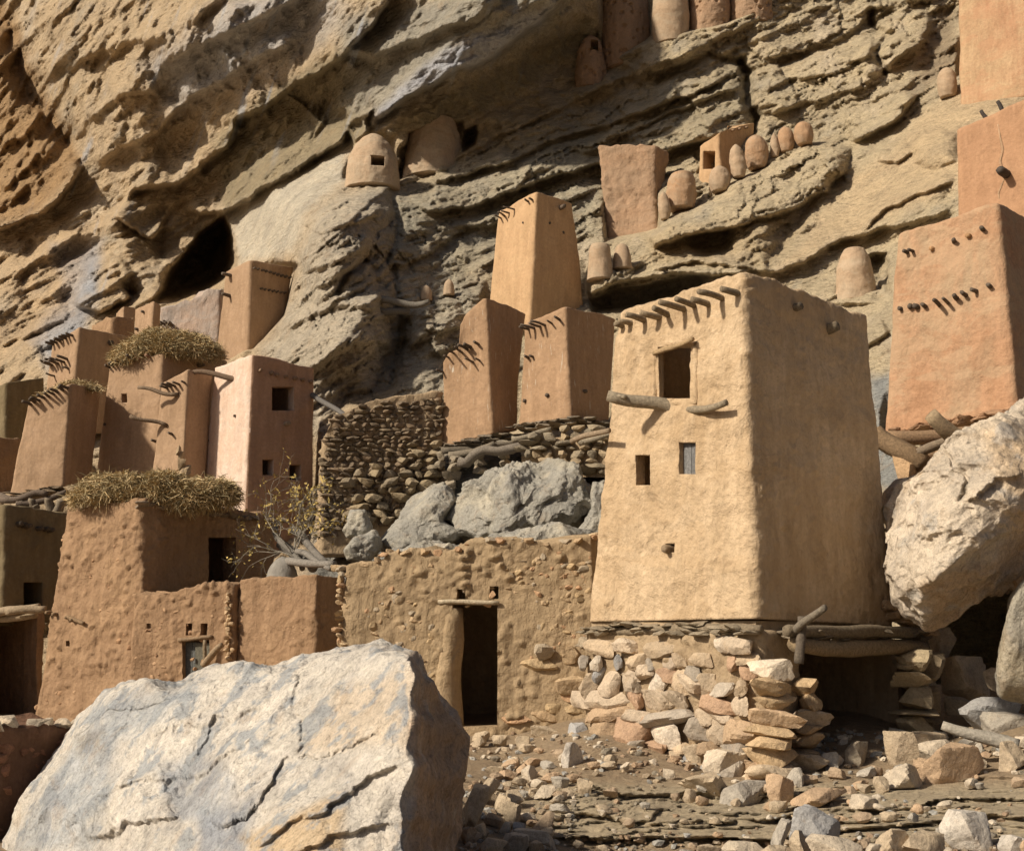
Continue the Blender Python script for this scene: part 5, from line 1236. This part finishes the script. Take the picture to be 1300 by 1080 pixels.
# ---------------------------------------------------------------- boulders
def blend(qx, qy, lst, base, nz):
    c = np.tile(np.array(base), (len(qx), 1))
    for poly, colr, w_, a in lst:
        m = polymask(qx + nz * 26, qy + nz * 20, poly, w_)[1] * a; c = c * (1 - m[:, None]) + np.array(colr) * m[:, None]
    return c
B_OUT = [(-60,1300),(-20,1120),(5,1075),(22,1035),(40,1000),(62,968),(90,930),(112,905),(130,888),(160,874),(185,868),(220,866),(236,862),(255,850),(272,845),(300,848),(330,854),(362,852),(376,846),(400,837),(430,832),(455,828),(475,827),(498,829),(517,836),(530,848),(548,872),(566,893),(580,915),(588,940),(586,985),(580,1030),(572,1080),(560,1200),(540,1300)]
B_PTS = [(517,836,8.0),(518,900,7.6),(513,975,7.3),(508,1080,7.15),(505,1250,7.0),(430,835,8.8),(430,900,8.2),(430,1000,7.6),(400,1080,7.3),
 (300,855,9.7),(300,940,8.9),(300,1040,8.1),(185,870,10.3),(190,940,9.7),(200,1040,8.9),(90,935,10.7),(90,1020,10.0),(10,1080,10.6),(-40,1250,9.6),(250,1250,7.6)]
def bcol(qx, qy, V, idn):
    p = V * 1.3; nz = fbm(p, 5, .6, 3); n2 = fbm(p * 2.5, 5, .65, 9)
    c = blend(qx, qy, [
      ([(520,836),(600,930),(580,1300),(500,1300),(514,975)], (0.50,0.32,0.18), 7, .75),
      ([(433,870),(520,850),(516,960),(450,945),(395,945)], (0.58,0.46,0.33), 12, .6),
      ([(20,1080),(60,980),(140,890),(240,868),(250,890),(150,940),(110,1080)], (0.36,0.39,0.42), 14, .7),
      ([(200,980),(260,940),(300,990),(270,1060),(220,1030)], (0.33,0.35,0.38), 12, .75),
      ([(250,1040),(330,1000),(300,1080),(250,1090)], (0.30,0.33,0.38), 12, .75),
      ([(300,1060),(433,1010),(440,1100),(330,1120)], (0.56,0.40,0.22), 12, .7),
      ([(100,930),(130,925),(130,950),(100,955)], (0.3,0.28,0.25), 6, .7)], (0.62,0.575,0.51), nz)
    m = smooth(.04, .16, n2)[:, None] * .85 * (qx < 510)[:, None]; c = c * (1 - m) + np.array((0.33,0.35,0.37)) * m
    m = smooth(.08, .35, -n2)[:, None] * .5; c = c * (1 - m) + np.array((0.74,0.68,0.58)) * m
    return c * (0.9 + .2 * idn[:, None])
def byf(f, x, y):
    rx = np.interp(y, [836, 900, 975, 1080, 1250], [519, 516, 513, 507, 500]) + 3 * np.sin(y * .11)
    return np.where(x > rx, f(rx, y) + (x - rx) * .019, f(x, y))
B_F = [('crack', [(376,846),(378,865),(372,893),(386,905),(391,930),(388,948)], .05, 2.0), ('crack', [(388,948),(420,950),(441,943),(480,935)], .05, 2.0),
 ('ledge', [(262,1040),(290,1043),(318,1030),(338,1000),(350,975),(366,946),(390,948)], .07, 60, 5), ('ledge', [(404,1045),(436,1030),(452,992),(462,944),(455,940)], .0, 30, 3),
 ('crack', [(225,882),(190,892),(150,902),(118,906)], .04, 2), ('crack', [(240,1000),(200,985),(160,1000),(120,1020)], .03, 2), ('crack', [(352,962),(330,985),(300,1010)], .03, 2),
 ('ledge', [(320,1085),(362,1042),(400,1035),(433,1012),(470,985),(505,972)], .08, 40, 6), ('ledge', [(300,1100),(370,1085),(420,1060),(500,1040)], .07, 30, 6),
 ('ledge', [(180,930),(240,915),(300,900),(350,880)], .06, 24, 9), ('ledge', [(140,1000),(200,985),(270,960),(330,930)], .07, 26, 9), ('ledge', [(100,1060),(160,1045),(230,1030)], .1, 26, 8),
 ('ledge', [(240,960),(262,925),(270,895)], .05, 12, 5), ('poly', [(195,960),(250,935),(260,990),(215,1010)], -.10, 14), ('poly', [(290,1040),(330,1005),(345,1030),(300,1065)], -.12, 14), ('poly', [(392,860),(430,850),(424,880),(396,895)], -.05, 10)]
o = outline_rock('boulder', B_OUT, (300, 1090), B_PTS, 0.35, 1.8, 760, 440, B_F, .06, 3, M_ROCK, colf=bcol, fr=1.5, e=.28, smoothn=0, yf=byf)
tag(o, 'huge pale grey-white cracked boulder filling the lower left foreground', 'boulder')
R_OUT = [(1136,640),(1150,612),(1178,600),(1205,575),(1230,555),(1262,540),(1300,512),(1360,490),(1450,560),(1460,650),(1380,690),(1330,712),(1288,730),(1262,748),(1232,768),(1200,780),(1178,788),(1160,772),(1140,752),(1130,728),(1133,690)]
R_PTS = [(a, b, c - 2.6) for a, b, c in [(1136,640,16.0),(1160,690,15.6),(1200,640,15.3),(1200,720,15.2),(1180,780,15.6),(1230,760,15.7),(1300,520,16.5),(1300,620,15.2),(1300,690,15.5),(1400,560,16.5),(1450,620,17),(1380,680,15.9)]]
def rcol(qx, qy, V, idn):
    nz = fbm(V * 1.3, 5, .6, 3); n2 = fbm(V * 2.5, 5, .65, 9)
    c = blend(qx, qy, [([(1260,560),(1400,540),(1400,700),(1290,700)], (.6,.42,.24), 20, .6), ([(1180,740),(1400,660),(1400,760),(1180,800)], (.42,.28,.16), 10, .6)], (0.62,0.53,0.42), nz)
    m = smooth(.08, .3, n2)[:, None] * .6; c = c * (1 - m) + np.array((0.42,0.41,0.39)) * m
    return c * (.9 + .2 * idn[:, None])
R_F = [('ledge', [(1225,640),(1260,610),(1300,600)], .12, 16, 5), ('ledge', [(1180,740),(1230,700),(1290,680)], .15, 20, 6), ('crack', [(1205,575),(1225,610),(1215,640)], .1, 3)]
o = outline_rock('boulder', R_OUT, (1280, 640), R_PTS, 0.7, 3.2, 460, 260, R_F, .12, 8, M_ROCK, colf=rcol, fr=1.3, e=.4)
tag(o, 'big knobbly pale boulder leaning under the right orange granary', 'boulder')
def gcol(base, alt):
    def f(qx, qy, V, idn):
        n2 = fbm(V * 1.2, 5, .65, 9)[:, None]; m = smooth(-.1, .3, n2)
        return (np.array(base) * (1 - m) + np.array(alt) * m) * (.9 + .2 * idn[:, None])
    return f
def qrock(label, out, Y0, slope=0.0, wrap=.7, back=1.2, amp=.09, seed=1, c1=(.34,.325,.285), c2=(.43,.395,.32), n=180, fr=1.0, feats=(), nm='boulder', cat='boulder', grp=None, tl=0.0, e=.5):
    cx_ = sum(p[0] for p in out) / len(out); cy_ = sum(p[1] for p in out) / len(out)
    pts = [(p[0], p[1], Y0 + slope * (p[0] - cx_) * .01 + tl * (cy_ - p[1]) * .01) for p in out[::2]] + [(cx_, cy_, Y0)]
    o = outline_rock(nm, out, (cx_, cy_), pts, wrap, back, n, n // 2, feats, amp, seed, M_ROCK, colf=gcol(c1, c2), fr=fr, e=e)
    return tag(o, label, cat, grp)
qrock('long grey-blue boulder under the middle pair of granaries', [(562,655),(575,630),(600,612),(640,592),(690,588),(730,592),(748,620),(756,650),(745,668),(700,672),(650,668),(605,680),(575,678)], 24.0, -.5, seed=5, n=260, tl=1.0, amp=.16)
qrock('grey slab boulder left of the long grey-blue boulder', [(478,692),(492,672),(520,642),(548,620),(563,615),(572,640),(566,662),(590,676),(575,690),(530,700),(500,704)], 24.3, -.3, seed=6, tl=1.0, n=220)
qrock('small grey block at the left end of the slab boulders', [(436,672),(446,650),(466,645),(470,668),(466,678),(442,680)], 24.6, seed=7, n=90, wrap=.3, back=.5)
qrock('low grey rock at the foot of the drystone wall, above the broken wall top', [(436,700),(450,684),(474,680),(482,700),(470,716),(438,714)], 24, seed=8, n=90, wrap=.3, back=.5)
qrock('flat dark rock wedged under the slab boulder', [(470,712),(500,700),(560,688),(600,690),(640,694),(600,712),(520,722)], 23.4, seed=9, n=120, wrap=.4, back=.8)
qrock('flat grey rock showing above the mud wall top', [(596,700),(610,684),(660,674),(720,674),(756,684),(756,704),(680,706)], 22.5, seed=10, n=140, wrap=.4, back=.8)
qrock('upright grey rock between the long boulder and the main tower', [(742,675),(752,640),(752,612),(772,606),(780,660),(772,690),(748,690)], 23.4, seed=11, n=110, wrap=.4, back=.8)
qrock('tall upright grey-brown stone at the right edge', [(1268,886),(1266,850),(1276,800),(1282,760),(1300,735),(1340,740),(1350,880),(1300,892)], 12.7, seed=12, n=140, wrap=.3, back=.5, c1=(.36,.33,.27), c2=(.42,.36,.26), fr=2, amp=.05)
# ---------------------------------------------------------------- loose stones
PAL = dict(pale=(.62,.54,.43), tan=(.50,.40,.28), orange=(.54,.36,.22), grey=(.40,.39,.36), dark=(.30,.26,.2), blue=(.30,.345,.40), white=(.66,.63,.58), brown=(.38,.27,.18))
def loose(px, py, wp, hp, c, lab=None, grp=None, Y=None, tilt=.15, yaw=None, sub=4, thick=.8, seed=None):
    r_ = RS(int(px * 7 + py * 13) % 100000)
    if Y is None: Y = groundY(px, py + hp * .35) - .05
    k = Y / F; V, Tt = rockshape(r_.randint(0, 40) if seed is None else seed, sub)
    c0 = P(px, py, Y + wp * k * .15)
    W = (V * np.array((wp * k / 2 * 1.16, max(wp, hp) * k / 2 * thick, hp * k / 2 * 1.16))) @ rotm(r_.uniform(-tilt, tilt), r_.uniform(-tilt, tilt), r_.uniform(-.25, .25) if yaw is None else yaw).T
    W = W * (1 + .03 * fbm(V * 6 + px, 3, .6, 3))[:, None] + c0
    cc = (np.array(PAL[c]) * .62 + .38 * np.array((.47, .38, .27))) * r_.uniform(.9, 1.1) * (1 + .12 * fbm(V * 2, 4, .6, 7))[:, None]
    o = mk('rock', W, [Tt], M_STONE, col=cc, sharp=22)
    return tag(o, lab or 'loose stone in the rubble by the footing of the main tower', 'rock', grp or (None if lab else 'loose rubble stones'))
def Z9(a): return (866 + a[0] / 2.841, 700 + a[1] / 2.841, a[2] / 2.841, a[3] / 2.841)
def Z8(a): return (433 + a[0] / 2.843, 700 + a[1] / 2.843, a[2] / 2.843, a[3] / 2.843)
for a in ((140,765,160,90,'pale','pale angular rock at the foot of the corner stone stack'),(110,842,215,78,'tan','long flat tan block in front of the footing'),(215,872,172,80,'grey','grey block with dark shaded side at the end of the long flat block'),
  (345,862,95,105,'orange','upright orange rock right of the grey block'),(470,892,235,72,'orange','long orange slab lying on the layered bedrock'),(650,900,95,45,'pale','small white rock right of the long orange slab'),(425,820,115,70,'grey','grey split stone above the long orange slab'),
  (460,765,120,62,'tan','flat tan stone right of the corner stone stack'),(460,690,78,42,'pale','pale flat stone highest on the rubble beside the corner stack'),(270,795,65,60,'orange',None),(625,732,98,82,'dark','dark blocky stone at the mouth of the black opening'),(545,757,72,58,'grey',None),
  (765,725,125,130,'tan','upright tan stone left of the tan slab pile'),(850,692,165,78,'tan','tan stone at the back of the slab pile by the stone pier'),(930,722,170,72,'pale','pale brick-like slab on top of the slab pile'),(980,778,270,140,'orange','big flat orange-brown rock, largest of the slab pile'),
  (1180,745,108,100,'tan','tan rock right of the big orange-brown rock'),(800,815,155,88,'pale','pale wedge-shaped rock below the slab pile'),(720,840,52,52,'tan',None),(1020,703,64,50,'grey',None),(1225,690,40,40,'pale',None),(610,860,40,25,'brown',None),(660,855,50,28,'tan',None),
  (380,770,70,50,'tan',None),(560,800,60,40,'brown',None),(700,790,46,34,'brown',None),(1080,720,60,50,'grey',None),(30,880,50,50,'tan',None),(40,730,90,60,'tan',None),(760,660,70,40,'grey',None),(930,665,60,36,'grey',None)):
    x, y, w_, h_ = Z9(a); loose(x, y, w_, h_, a[4], a[5])
for a in ((475,1003,185,135,'blue','blue-grey pointed rock at the bottom edge'),(350,1030,72,105,'grey','narrow upright grey stone left of the blue-grey pointed rock'),(415,1045,95,66,'tan',None),(555,1066,190,64,'pale','low white rock right of the blue-grey pointed rock'),
  (760,1052,130,96,'tan','rounded tan stone on the bottom edge, left of its twin'),(865,1056,140,72,'tan','rounded tan stone on the bottom edge, right of its twin'),(1025,1018,176,136,'white','white faceted rock, tallest on the bottom edge'),(1190,1060,115,64,'white','low white rock near the bottom right corner'),
  (95,1072,84,34,'tan',None),(220,1068,145,48,'pale','flat pale rock at the bottom edge left of the narrow upright stone'),(680,1072,64,34,'pale',None),(1240,1065,60,60,'orange',None),(330,1080,90,40,'tan',None),(960,1085,60,30,'pale',None),(20,1090,60,26,'grey',None)):
    x, y, w_, h_ = Z9(a); loose(x, y, w_, h_, a[4], a[5] or 'small stone on the bottom edge of the layered bedrock', None if a[5] else 'small stones on the bottom edge', Y=10.2 - (y - 1060) * .02)
for a in ((1005,462,190,142,'tan','big square tan rock beneath the knobbly boulder',15.3),(1115,460,68,72,'tan','small square rock beside the big square tan rock',15.0),(1100,592,180,115,'blue','blue-grey rock right of the stone pier',14.6),(1165,632,140,85,'grey','grey rock against the tall upright stone',14.2),
  (930,332,95,115,'tan','tan rock between the main tower corner and the knobbly boulder',15.8),(1220,120,50,60,'orange','orange stone balanced on the tall upright stone',14.0),(1150,380,52,62,'dark','dark stone deep under the knobbly boulder',16),(815,205,60,60,'tan','small tan rock squeezed under the left end of the knobbly boulder',15.6),
  (1010,560,120,60,'dark','dark rock low in the gap beneath the big square tan rock',15.0),(1215,70,40,40,'orange','small orange stone at the very top of the upright stone stack',14.2),(950,420,80,60,'dark','dark stone left of the big square tan rock',15.6)):
    x, y, w_, h_ = Z9(a); loose(x, y, w_, h_, a[4], a[5], Y=a[6])
for a in ((470,940,125,150,'tan','broad tan slab leaning on the foreground boulder'),(520,868,92,92,'tan','brown slab above the leaning tan slab'),(620,890,78,48,'tan',None),(570,912,72,62,'tan',None),(625,952,105,64,'tan',None),(745,1003,150,112,'brown','rounded brown slab, largest of the heap right of the foreground boulder'),
  (700,1036,155,60,'grey','long tilted grey slab in front of the rounded brown slab'),(555,972,72,44,'brown',None),(600,1002,54,44,'grey',None),(620,1052,105,64,'grey',None),(530,1064,115,54,'tan',None),(700,1070,84,44,'tan',None),(450,1030,70,60,'brown',None),(640,1000,50,40,'blue',None),(500,1010,90,50,'tan',None),
  (675,797,78,46,'pale',None),(570,799,98,32,'tan',None),(680,765,78,36,'orange',None),(785,832,64,42,'grey',None),(880,852,56,50,'tan',None),(745,862,95,42,'pale',None),(610,782,28,22,'grey',None),(740,800,40,26,'tan',None),(820,872,40,34,'tan',None),(600,840,34,20,'tan',None),(700,830,36,20,'brown',None)):
    x, y, w_, h_ = Z8(a); loose(x, y, w_, h_, a[4], a[5] or 'loose stone in the rubble between the foreground boulder and the doorway', None if a[5] else 'rubble before the doorway', tilt=.35)
x, y, w_, h_ = Z8((818,762,95,120)); loose(x, y, w_, h_, 'white', 'upright pale rounded stone at the left foot of the main tower footing', Y=13.6)
for a in ((505,685,72,36,'tan'),(572,682,52,34,'tan'),(665,702,62,62,'tan'),(740,650,110,40,'tan'),(520,740,50,24,'grey'),(740,710,60,40,'brown'),(600,720,40,24,'tan')):
    x, y, w_, h_ = Z8(a); loose(x, y, w_, h_, a[4], 'loose stone at the foot of the stone-studded wall', 'stones at the foot of the wall', Y=15.8 - (y - 930) * .02)
rr = RS(77)
for k in range(240):   # small debris on the ground
    x = rr.uniform(590, 1300); y = rr.uniform(935, 1078)
    if 600 < x < 735 or y > 960: 
        if y > 985 and y < 1060 and x > 730 and rr.rand() < .6: continue
        s_ = rr.uniform(5, 18); loose(x, y, s_ * rr.uniform(1, 1.6), s_ * .7, ['pale','tan','brown','grey','orange'][rr.randint(5)], 'small stone scattered over the ground before the main tower', 'small scattered stones', sub=2, tilt=.4)
mb = MB(); q_ = 0
while q_ < 1200:
    x = rr.uniform(575, 1310); y = rr.uniform(925, 1085); Yg = groundY(x, y); k = Yg / F; s_ = rr.uniform(.8, 4.5) * rr.choice([1, 1, 1.5]) * k
    if y > 985 and y < 1060 and x > 730 and rr.rand() < .75: continue
    if pn(np.array([[x / 50, y / 25, .5]]))[0] < rr.uniform(-.5, .25): continue
    V, Tt = rockshape(rr.randint(0, 40), 1); c_ = np.array([PAL['tan'], PAL['brown'], PAL['pale'], PAL['grey'], PAL['dark']][rr.randint(5)]) * rr.uniform(.8, 1.1)
    mb.add(V * np.array((s_ * 1.3, s_ * 1.2, s_ * .8)) @ rotm(0, 0, rr.uniform(0, 6)).T + P(x, y, Yg - .01), Tt, c_); q_ += 1
o = mb.build('gravel', M_STONE); tag(o, 'loose gravel and chips over the ground before the main tower', 'gravel', kind='stuff')
o = stick('log', P(1196,920,13.2), P(1292,948,13.0), .05, .09, M_WOOD, None, rs, .02, (.34,.31,.26), 12, 12); tag(o, 'grey weathered log lying across the slab pile at the right', 'log')
for a, b, r_, lab in (((356,690,22.6),(398,722,21.4),.09,'thick grey log leaning on the roof by the grey pot'),((372,672,23),(415,716,21.2),.07,'long grey branch leaning over the firewood'),((365,712,21.6),(425,716,20.9),.08,'short thick log lying at the bottom of the firewood'),((350,668,23),(384,722,21.5),.055,'thin dark branch at the left of the firewood'),((378,700,21.9),(420,722,20.8),.06,'forked grey stick at the right end of the firewood')):
    o = stick('log', P(*a), P(*b), r_, r_ * .8, M_WOOD, None, rs, .06, (.22,.2,.175), 12, 10); tag(o, lab, 'log')
# ---------------------------------------------------------------- millet stalks
def hay(label, out, Y, n, seed, c=(.30,.24,.10), wrap=.9, back=2.0, L=(.10,.24), n_hump=1):
    cx_ = sum(p[0] for p in out) / len(out); cy_ = sum(p[1] for p in out) / len(out); r_ = RS(seed)
    pts = [(p[0], p[1], Y) for p in out[::2]] + [(cx_, cy_, Y)]
    o = outline_rock('heap', out, (cx_, cy_), pts, wrap, back, 160, 80, (), .10, seed, M_STRAW, colf=lambda qx, qy, V, i: np.tile((.15,.11,.055), (len(V), 1)) * (.8 + .5 * i[:, None]), fr=2.2)
    V = np.empty(len(o.data.vertices) * 3); o.data.vertices.foreach_get('co', V); N = np.empty_like(V); o.data.vertices.foreach_get('normal', N)
    V = V.reshape(-1, 3) + np.array(o.location); N = N.reshape(-1, 3)
    keep = np.where(V[:, 1] < np.median(V[:, 1]) + .8)[0]
    t = thing('millet_heap', label, 'straw heap', V.mean(0)); nm = o.location.copy(); bpy.data.objects.remove(o)
    sel = keep[r_.randint(0, len(keep), n)]
    p = V[sel] + r_.normal(size=(n, 3)) * .03 + N[sel] * r_.uniform(-.04, .06, (n, 1))
    d = r_.normal(size=(n, 3)); d[:, 2] *= .5; d += N[sel] * .35; d /= np.linalg.norm(d, axis=1)[:, None]
    l = r_.uniform(*L, (n, 1)) * np.where(r_.rand(n, 1) < .06, 2.2, 1); s = np.cross(d, r_.normal(size=(n, 3))); s /= np.linalg.norm(s, axis=1)[:, None]; wd = r_.uniform(.004, .009, (n, 1))
    bend = r_.normal(size=(n, 3)) * .05 - np.array((0, 0, .05))
    A = p - d * l / 2; M_ = p + bend * .0; B = p + d * l / 2 + bend
    Vs = np.stack([A - s * wd, A + s * wd, M_ + s * wd, M_ - s * wd, B + s * wd * .5, B - s * wd * .5], 1).reshape(-1, 3)
    i = np.arange(n)[:, None] * 6; Q = np.vstack([i + np.array([0,1,2,3]), i + np.array([3,2,4,5])])
    pal_ = np.array([(.52,.40,.21),(.38,.29,.15),(.60,.46,.26),(.33,.27,.15),(.55,.40,.20),(.66,.53,.32)])
    ci = (r_.rand(n) * 3 + 1.5 + 1.5 * np.clip(fbm(p * 1.2, 3, .6, 4), -1, 1)).astype(int) % 6
    cc = np.repeat(pal_[ci] * r_.uniform(.7, 1.2, (n, 1)), 6, 0)
    mk('stalks', Vs, [Q], M_STRAW, t, col=cc)
    cx = outline_rock('heap', [(cx_ + (a - cx_) * .95, cy_ + (b - cy_) * .92) for a, b in out], (cx_, cy_), [(a, b, Y + .05) for a, b, _ in pts], wrap, back, 120, 60, (), .08, seed, M_STRAW, parent=t, colf=lambda qx, qy, V, i: np.tile((.2,.15,.08), (len(V), 1)) * (.8 + .5 * i[:, None]), fr=2.2)
hay('rounded heap of dry millet stalks on the wide pink granary', [(140,463),(142,452),(154,440),(172,431),(195,424),(225,423),(252,428),(272,438),(282,450),(284,457),(250,453),(207,448),(170,456)], 30.2, 24000, 3)
hay('long humped heap of millet stalks on the brown mud house roof', [(88,637),(95,624),(112,613),(135,604),(156,604),(176,613),(195,605),(215,607),(235,615),(250,611),(268,617),(285,613),(297,620),(302,634),(296,642),(240,637),(184,630),(130,634)], 21.9, 38000, 4, back=2.4, wrap=.6, L=(.08,.2))
hay('thin fringe of straw on the leftmost tall tower', [(34,512),(60,500),(88,487),(105,487),(130,492),(128,498),(88,494),(60,504)], 29.6, 4500, 5, wrap=.4, back=1.5, L=(.08,.2))
# ---------------------------------------------------------------- dry shrub
t = thing('dry_shrub', 'leafless straggly shrub with a few yellow leaves before the pale-sided granary', 'shrub', P(372, 712, 22.0))
r_ = RS(12); mbt = MB(); lv = MB()
def branch(p, d, L, r, dep):
    n = 7; pts = [p]
    for k in range(n):
        d = d + r_.normal(size=3) * .16 + np.array((0, 0, .02)); d /= np.linalg.norm(d); pts.append(pts[-1] + d * L / n)
    V, Q, Tt = tube(np.array(pts), [r, r * .5], 5, r_); mbt.V.append(V); mbt.F.append(Q + mbt.n); mbt.F.append(Tt + mbt.n); mbt.C.append(np.tile((.30,.27,.22), (len(V), 1))); mbt.n += len(V)
    if dep < 3:
        for k in range(3 + (dep == 0) * 2):
            i = r_.randint(2, n + 1); dd = d + r_.normal(size=3) * .65; dd /= np.linalg.norm(dd); branch(pts[i], dd, L * r_.uniform(.5, .75), r * .6, dep + 1)
    if dep >= 2:
        for k in range(2):
            q = pts[r_.randint(1, n + 1)]; a = r_.normal(size=3) * .022; b = np.cross(a, r_.normal(size=3)); b = b / np.linalg.norm(b) * .02
            lv.add(np.array([q, q + a + b, q + a * 2, q + a - b]), np.array([[0,1,2,3]]), np.array((.5,.38,.13)) * r_.uniform(.7,1.2))
for k, (x_, z_) in enumerate(((-.5,.9),(-.15,1),(.2,1),(.45,.9),(-.8,.5),(.05,1.1))):
    d = np.array((x_, r_.uniform(-.3,.3), z_)); d /= np.linalg.norm(d); branch(P(372, 706, 22.0), d, r_.uniform(.7, 1.15), .014, 0)
mbt.build('branches', M_WOOD, t); lv.build('leaves', M_STRAW, t)

for o in bpy.data.objects:
    if '_o' in o: del o['_o']
